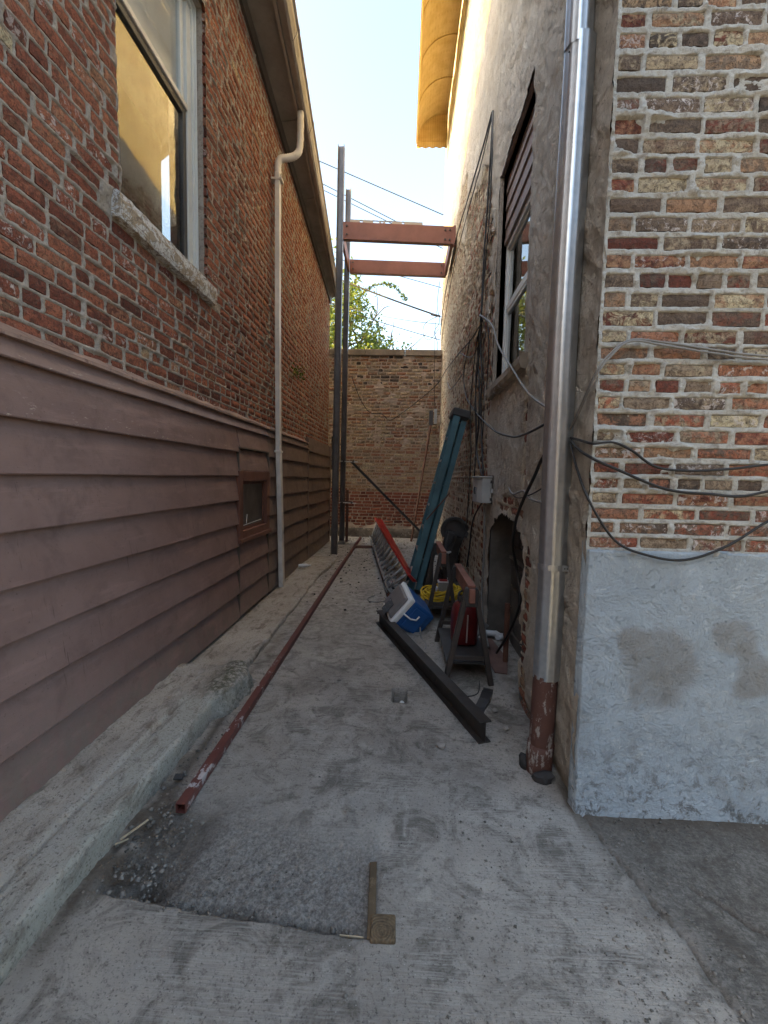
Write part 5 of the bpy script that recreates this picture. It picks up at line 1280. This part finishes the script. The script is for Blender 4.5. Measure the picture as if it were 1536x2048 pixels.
cable('grey cable crossing in front of the side window sill', [(S - .04, 4.7, 3.17), (S - .06, 4.49, 3.10), (.755, 4.04, 2.86), (.75, 3.69, 2.58), (.745, 3.15, 2.26), (.755, 2.75, 2.02), (.77, 2.35, 1.86)], .0075, 'greycable')
cable('white cable end hooked on the far bricks of the right wall', [(S, 8.37, 3.28), (S, 7.87, 3.06), (S, 7.2, 2.98), (S, 6.23, 2.94)], .008, 'greycable')
cable('thick black cable running from the downpipe into the niche', [(.79, 2.36, 1.72), (.785, 2.54, 1.62), (.78, 2.64, 1.53), (.77, 2.82, 1.38), (.77, 2.98, 1.23), (.79, 3.12, 1.04), (.86, 3.25, .85), (.88, 3.2, .6), (.86, 3.4, .3), (.82, 3.6, .06)], .011)
cable('black cable dropping from the box to behind the saw', [(S - .02, 4.28, 1.27), (S - .03, 4.6, 1.12), (S, 4.96, .95), (S, 5.05, .72), (S, 5.2, .46)], .009)
cable('grey conduit dropping from the box into the niche', [(S - .02, 4.15, 1.27), (S, 4.17, .82), (S, 4.2, .4), (S, 4.1, .2), (.78, 3.75, .05)], .011, 'greycable')
cable('wires bundled round the downpipe above the niche', [(.80, 3.35, 1.44), (.785, 3.15, 1.40), (.80, 2.95, 1.43), (.785, 2.75, 1.39), (.79, 2.5, 1.38), (.79, 2.3, 1.42)], .007, 'greycable')
cable('thin wire fanning from the bundle to the downpipe', [(.795, 3.3, 1.42), (.78, 3.0, 1.38), (.79, 2.7, 1.42), (.79, 2.35, 1.50)], .004, 'cable')
cable('upper black cable running across the brick front', [(.795, 2.17, 1.71), (.80, 2.02, 1.68), (.812, 1.935, 1.662), (.89, 1.925, 1.668), (.97, 1.925, 1.635), (1.07, 1.925, 1.57), (1.20, 1.925, 1.555), (1.37, 1.925, 1.565), (1.55, 1.922, 1.59), (1.9, 1.925, 1.63), (2.4, 1.925, 1.66)], .0058)
cable('middle black cable sagging across the brick front', [(.795, 2.17, 1.71), (.79, 2.05, 1.65), (.808, 1.93, 1.60), (.91, 1.922, 1.555), (1.12, 1.922, 1.475), (1.31, 1.922, 1.458), (1.43, 1.922, 1.452), (1.56, 1.922, 1.48), (1.9, 1.925, 1.56), (2.4, 1.925, 1.62)], .0062)
cable('lowest black cable hanging in a deep loop on the brick front', [(.795, 2.17, 1.71), (.785, 2.05, 1.58), (.805, 1.93, 1.42), (.92, 1.918, 1.25), (1.06, 1.915, 1.19), (1.22, 1.915, 1.175), (1.39, 1.917, 1.24), (1.56, 1.92, 1.355), (1.9, 1.925, 1.55), (2.4, 1.925, 1.6)], .0058)
cable('upper grey cable of the pair across the brick front', [(.795, 2.17, 1.75), (.79, 2.06, 1.82), (.80, 1.935, 1.95), (.85, 1.925, 2.03), (.935, 1.925, 2.092), (1.08, 1.925, 2.082), (1.30, 1.925, 2.052), (1.50, 1.925, 2.032), (2.4, 1.925, 1.98)], .0045, 'greycable')
cable('lower grey cable of the pair across the brick front', [(.79, 2.16, 1.74), (.785, 2.05, 1.80), (.798, 1.932, 1.93), (.853, 1.922, 2.02), (.935, 1.92, 2.085), (1.08, 1.922, 2.069), (1.30, 1.922, 2.037), (1.50, 1.922, 2.017), (2.4, 1.922, 1.96)], .0045, 'greycable')
for i, (y0, y1, z0, z1, rr_) in enumerate(((4.85, 4.98, 3.05, 1.1, .006), (4.95, 4.90, 3.0, 1.5, .007), (4.55, 4.50, 3.1, 1.9, .005), (5.15, 5.35, 3.1, .9, .006))):
    cable(('nearest', 'second', 'thinnest', 'farthest')[i] + ' of the loose black cables hanging below the knot', [(S - .01, 4.73, 3.17), (S, y0, z0 - .15), (S - .012, (y0 + y1) / 2 + .05, (z0 + z1) / 2 + .3), (S, (y0 + y1) / 2 - .05, (z0 + z1) / 2 - .25), (S, y1, z1)], rr_)
for i, z in enumerate((3.98, 3.82, 3.48)):
    m = MB(); m.tube([(.80, 4.44, z), (.80, 4.53, z + .003)], .007, 6); tag(m.build('iron_peg', 'cable'), ('topmost', 'middle', 'lowest')[i] + ' iron peg in the stucco beside the side window', 'peg')
# overhead wires
def wire(label, a, b, sag, r=.011): 
    A, Bv = Vector(a), Vector(b); pts = []
    for i in range(25): t = i / 24; p = A.lerp(Bv, t); p.z -= sag * 4 * t * (1 - t); pts.append(p)
    m_ = MB(); m_.tube(pts, r, 6); return tag(m_.build('overhead_wire', 'cable', smooth=True), label, 'wire')
wire('highest overhead wire crossing the sky', (-9, 14, 13.55), (2.5, 14, 8.82), .0, .013)
wire('middle overhead wire ending behind the spirit level', (-9, 14, 13.4), (3, 14, 7.6), .0, .012)
wire('lower overhead wire ending behind the spirit level', (-9, 14, 13.1), (3, 14, 7.55), .0, .011)
wire('thick service wire running to the far corner of the right wall', (-6, 13, 8.9), (.80, 10.75, 5.30), .15, .02)
wire('thin wire just above the far brick wall', (-6, 14, 8.0), (1.4, 14, 5.66), .10, .012)
wire('thin wire meeting the right wall below the far red beam', (-3, 13.5, 8.15), (1.0, 13.5, 7.1), .0, .010)
wire('slack thin wire near the tree', (-4, 13.5, 7.35), (1.0, 11.0, 5.2), .25, .008)
cable('tangled black wires hanging at the far corner of the right wall', [(.74, 10.5, 6.0), (.70, 10.55, 5.5), (.76, 10.5, 5.1), (.66, 10.6, 4.9), (.74, 10.55, 4.6), (.72, 10.5, 4.2), (.75, 10.14, 3.6)], .008)
cable('loop of slack wire at the far corner', [(.78, 10.5, 5.25), (.45, 10.6, 5.1), (.40, 10.6, 4.85), (.55, 10.6, 4.72), (.76, 10.5, 4.95)], .007)
cable('thin wire hanging straight down in front of the far wall corner', [(.66, 10.1, 5.2), (.64, 10.1, 4.4), (.67, 10.1, 3.4), (.70, 10.1, 3.0)], .006)
m = MB(); m.tube([(.58, 10.82, 5.38), (.74, 10.76, 5.32)], .028, 8); tag(m.build('wire_clamp', 'flatbar'), 'grey clamp where the thick service wire meets the building', 'clamp')

# ---- timber left in the concrete, bits on the ground
m = MB(); m.add([(-.090, 1.60, .004), (-.062, 1.605, .004), (-.052, 1.315, .006), (-.078, 1.312, .004), (-.090, 1.60, -.05), (-.062, 1.605, -.05), (-.052, 1.315, -.05), (-.078, 1.312, -.05)], [(0, 1, 2, 3), (7, 6, 5, 4), (0, 4, 5, 1), (1, 5, 6, 2), (2, 6, 7, 3), (3, 7, 4, 0)])
tag(m.build('form_board', 'wood', bevel=.002), 'weathered upright form board set along the edge of the sunken patch', 'board')
m = MB(); m.box((-.042, 1.303, -.04), (.042, 1.392, .014), Matrix.Rotation(.02, 4, 'Z')); tag(m.build('wood_block', 'endgrain', bevel=.006, seg=2), 'square end-grain wood block at the corner of the sunken patch', 'wood block')
for i, (a, b, w, lb) in enumerate((((-1.10, 1.62, .02), (-1.04, 1.715, .03), .008, 'long pale wood splinter against the ledge'), ((-1.11, 1.60, .015), (-1.07, 1.625, .02), .005, 'short pale wood splinter against the ledge'), ((-.17, 1.338, -.018), (-.09, 1.330, -.012), .004, 'thin pale wood splinter in front of the form board'))):
    m = MB(); m.bar(a, b, w, .004); tag(m.build('wood_splinter', 'splinter'), lb, 'splinter')
m = MB(); m.box((-.022, -.016, 0), (.022, .016, .012), Matrix.Translation((-1.055, 2.0, .012)) @ Matrix.Rotation(.1, 4, 'Z') @ Matrix.Rotation(.15, 4, 'X')); tag(m.build('tile_scrap', 'flatbar', bevel=.002), 'small dark flat tile scrap left of the tube end', 'scrap')
for (x, y, r, lb) in ((.251, 2.35, .026, 'grey concrete lump in front of the I-beam'), (-.425, 3.08, .014, 'small dark stone beside the slab joint'), (-1.03, 3.0, .02, 'dark stone at the broken ledge corner'), (.63, 2.75, .02, 'pale stone at the foot of the right wall'), (-.80, 5.9, .022, 'dark stone on the far concrete beside the tube'), (.655, 2.55, .02, 'pale stone near the foot of the downpipe')):
    lump('stone', 'stone', None, (x, y, gz(y) + r * .45), (r, r * .8, r * .7), int(x * 1000) % 97, lb, 'stone', 2)
m = MB(); m.tube([(.02, 2.93, -.10), (.035, 2.87, -.02)], .016, 10); tag(m.build('pipe_stub', 'vinyl', smooth=True), 'white plastic pipe stub in the square hole in the slab', 'pipe')
m = MB(); m.tube(smooth_path([(-.30, 5.28, .055), (-.38, 5.15, .05), (-.33, 5.02, .05), (-.18, 5.05, .05), (-.10, 5.25, .06)], 6), .006, 6); tag(m.build('wire_loop', 'greycable', smooth=True), 'loop of grey wire lying left of the red ladder', 'wire')
m = MB(); m.tube(smooth_path([(.62, 3.28, .012), (.56, 2.98, .012), (.42, 2.93, .012), (.36, 2.97, .012)], 6), .005, 6); tag(m.build('wire_loop', 'cable', smooth=True), 'thin dark wire curving on the slab under the nearer sawhorse', 'wire')
# gravel and crumbs: nobody could count them
def crumbs(name, n, sampler, rmin, rmax, mat, seed, label, cat):
    r = random.Random(seed); VV = []; FF = []
    base_v = [(1, 0, 0), (-1, 0, 0), (0, 1, 0), (0, -1, 0), (0, 0, 1), (0, 0, -1)]; base_f = [(0, 2, 4), (2, 1, 4), (1, 3, 4), (3, 0, 4), (2, 0, 5), (1, 2, 5), (3, 1, 5), (0, 3, 5)]
    for _ in range(n):
        x, y, z = sampler(r); s_ = rmin + (rmax - rmin) * r.random() ** 3; b = len(VV); a = r.random() * 6.28
        for v in base_v:
            q = Vector(v) * s_ * r.uniform(.6, 1.2); VV.append((x + q.x * math.cos(a) - q.y * math.sin(a), y + q.x * math.sin(a) + q.y * math.cos(a), z + q.z * .7))
        FF += [tuple(i + b for i in f) for f in base_f]
    o = link(name, mesh_np(name, VV, FF), mat); tag(o, label, cat, kind='stuff')
def s_all(r):
    while True:
        v = r.random()
        if v < .30: x, y = r.gauss(.55, .35), r.uniform(.95, 1.95)
        elif v < .45: x, y = r.gauss(.93, .12), r.gauss(1.25, .16)
        elif v < .60: x, y = -1.02 + r.gauss(0, .05), r.uniform(1.3, 2.7)
        elif v < .72: x, y = r.uniform(-.95, -.3), r.uniform(1.36, 1.6)
        elif v < .80: x, y = .78 - abs(r.gauss(0, .05)), r.uniform(1.95, 3.2)
        elif v < .9: x, y = r.uniform(.85, 1.8), 1.93 - abs(r.gauss(0, .12))
        else: x, y = r.uniform(-1.0, .7), r.uniform(2, 9.8)
        if -1.1 < x < 1.9 and .8 < y < 10 and not (y > 1.93 and x > .8): return x, y, gz(y) + (-.015 if (x < -.1 and 1.38 < y < 1.62) else .001)
MAT['pebble'] = P('pebble_grey', (.20, .188, .172), .5, .9, wcol=(.34, .325, .30), wscale=60, wlo=.60)
MAT['darkcrumb'] = P('dark_crumb', (.07, .062, .055), .4, .95)
crumbs('gravel', 1300, s_all, .0015, .0095, 'pebble', 31, 'scattered pale grit and pebbles on the concrete', 'gravel')
def s_pit(r):
    v = r.random()
    if v < .5: x, y = r.gauss(-.93, .07), r.gauss(1.58, .12)
    elif v < .8: x = r.uniform(-1.0, -.1); y = 1.41 + (x + .95) * -.098 + abs(r.gauss(0, .03))
    else: x, y = r.gauss(-1.03, .04), r.uniform(1.5, 2.5)
    return x, y, -.028 if (x > -1.0 and y < 1.62) else .0
crumbs('patch_rubble', 420, s_pit, .003, .017, 'pebble', 34, 'broken concrete bits and stones in the dirt at the sunken patch', 'rubble')
def s_far(r): 
    y = 4.6 + 5.3 * r.random() ** .7; return r.uniform(-1.3, .6), y, gz(y) + .004
crumbs('rubble_crumbs', 900, s_far, .003, .022, 'darkcrumb', 32, 'dark mortar crumbs and leaf litter towards the far wall', 'debris')
crumbs('dark_grit', 900, lambda r: s_all(r), .001, .0042, 'darkcrumb', 33, 'fine dark grit scattered over the slab', 'grit')

# ---- plants
def leaves(name, centers, n_per, spread, size, parent, seed, mat='leaf'):
    r = np.random.default_rng(seed); C = np.repeat(np.asarray(centers, float), n_per, axis=0); N = len(C)
    C = C + r.normal(size=(N, 3)) * spread
    d1 = r.normal(size=(N, 3)); d1 /= np.linalg.norm(d1, axis=1)[:, None]; d2 = r.normal(size=(N, 3)); d2 -= (d2 * d1).sum(1)[:, None] * d1; d2 /= np.linalg.norm(d2, axis=1)[:, None]
    s = size * r.uniform(.6, 1.3, N)[:, None]
    V = np.stack([C - d1 * s, C + d2 * s * .45, C + d1 * s, C - d2 * s * .45], 1).reshape(-1, 3); F = np.arange(4 * N).reshape(-1, 4)
    rv = np.repeat(np.clip(r.beta(2, 2.6, N) + .15 * (C[:, 2] - C[:, 2].mean()) / (C[:, 2].std() + .01), 0, 1), 4)
    return link(name, mesh_np(name, V, F, dict(rnd=rv)), mat, parent)
tr = thing('tree', 'leafy green tree rising behind the far brick wall', 'tree', (-3.4, 16.5, 0))
r_t = random.Random(5); tips = []; limbs = MB()
limbs.tube([(-3.4, 16.5, 0), (-3.35, 16.5, 2.2), (-3.3, 16.45, 4.2)], [.22, .18, .14], 9)
def grow(p, d, L, r, depth):
    pts = [p]; dv = Vector(d).normalized()
    for i in range(4):
        dv = (dv + Vector((r_t.uniform(-.25, .25), r_t.uniform(-.25, .25), r_t.uniform(-.12, .16)))).normalized(); pts.append(pts[-1] + dv * L / 4)
    limbs.tube(pts, [r * (1 - .15 * i) for i in range(5)], 5)
    for q in pts[2:]: tips.append(q) if depth <= 1 else None
    if depth > 0:
        for k in range(4 if depth > 1 else 3):
            b = pts[r_t.choice([2, 3, 4])]; nd = (dv + Vector((r_t.uniform(-1, 1), r_t.uniform(-1, 1), r_t.uniform(-.35, .7)))).normalized(); grow(b, nd, L * .62, r * .5, depth - 1)
top = Vector((-3.3, 16.45, 4.1))
for d_ in ((.6, -.2, 1), (-.6, .3, 1), (.1, .6, 1), (.9, .1, .75), (.1, -.5, 1.1), (1.0, -.1, .45), (1.1, .2, .6), (.8, -.3, .9), (-.8, -.3, .7)): grow(top, d_, 2.6, .075, 2)
tips = [t for t in tips if t.x < -1.15 + .5 * max(0, 6.6 - t.z) or r_t.random() < .12]
arch = smooth_path([(-2.0, 16, 7.0), (-1.6, 16, 7.9), (-1.0, 16, 8.25), (-.45, 16, 8.15), (-.05, 16, 7.75)], 6)
limbs.tube(arch, [.022 - .0006 * i for i in range(len(arch))], 5)
a2 = smooth_path([(-2.2, 16, 7.2), (-2.0, 16, 8.0), (-1.75, 16, 8.5)], 6); limbs.tube(a2, .015, 5)
limbs.build('trunk', 'bark', tr, smooth=True)
leaves('crown', tips, 42, .21, .08, tr, 41)
leaves('arching_sprays', arch[4:] + a2[4:], 11, .045, .06, tr, 42)
tw = thing('background_tree', 'darker bushy tree low behind the left end of the far wall', 'tree', (-4.6, 19, 0))
m = MB(); m.tube([(-4.6, 19, 0), (-4.5, 19, 3), (-4.4, 19, 5)], [.25, .2, .1], 8).build('trunk', 'bark', tw, smooth=True)
cs = [(-4.2 + 1.5 * r_t.gauss(0, 1), 19 + 1.0 * r_t.gauss(0, 1), 5.6 + 1.0 * r_t.gauss(0, 1)) for _ in range(150)]
leaves('crown', cs, 24, .25, .085, tw, 43)
wd = thing('wall_weed', 'small green weed growing out of the left brick wall', 'weed', (-1.59, 6.4, 2.95))
m = MB()
for (dx, dy, dz) in ((.10, .05, .05), (.13, -.08, .02), (.08, .16, .06), (.06, -.02, .12), (.12, .12, -.03)): m.tube(smooth_path([(-1.60, 6.4, 2.95), (-1.60 + dx * .6, 6.4 + dy * .5, 2.95 + dz), (-1.60 + dx, 6.4 + dy * 1.6, 2.95 + dz * .9)], 4), .003, 4)
m.build('stems', 'bark', wd)
leaves('foliage', [(-1.54, 6.4 + .05 * i, 2.97 + .02 * math.sin(i)) for i in range(-3, 5)], 14, .045, .022, wd, 44)
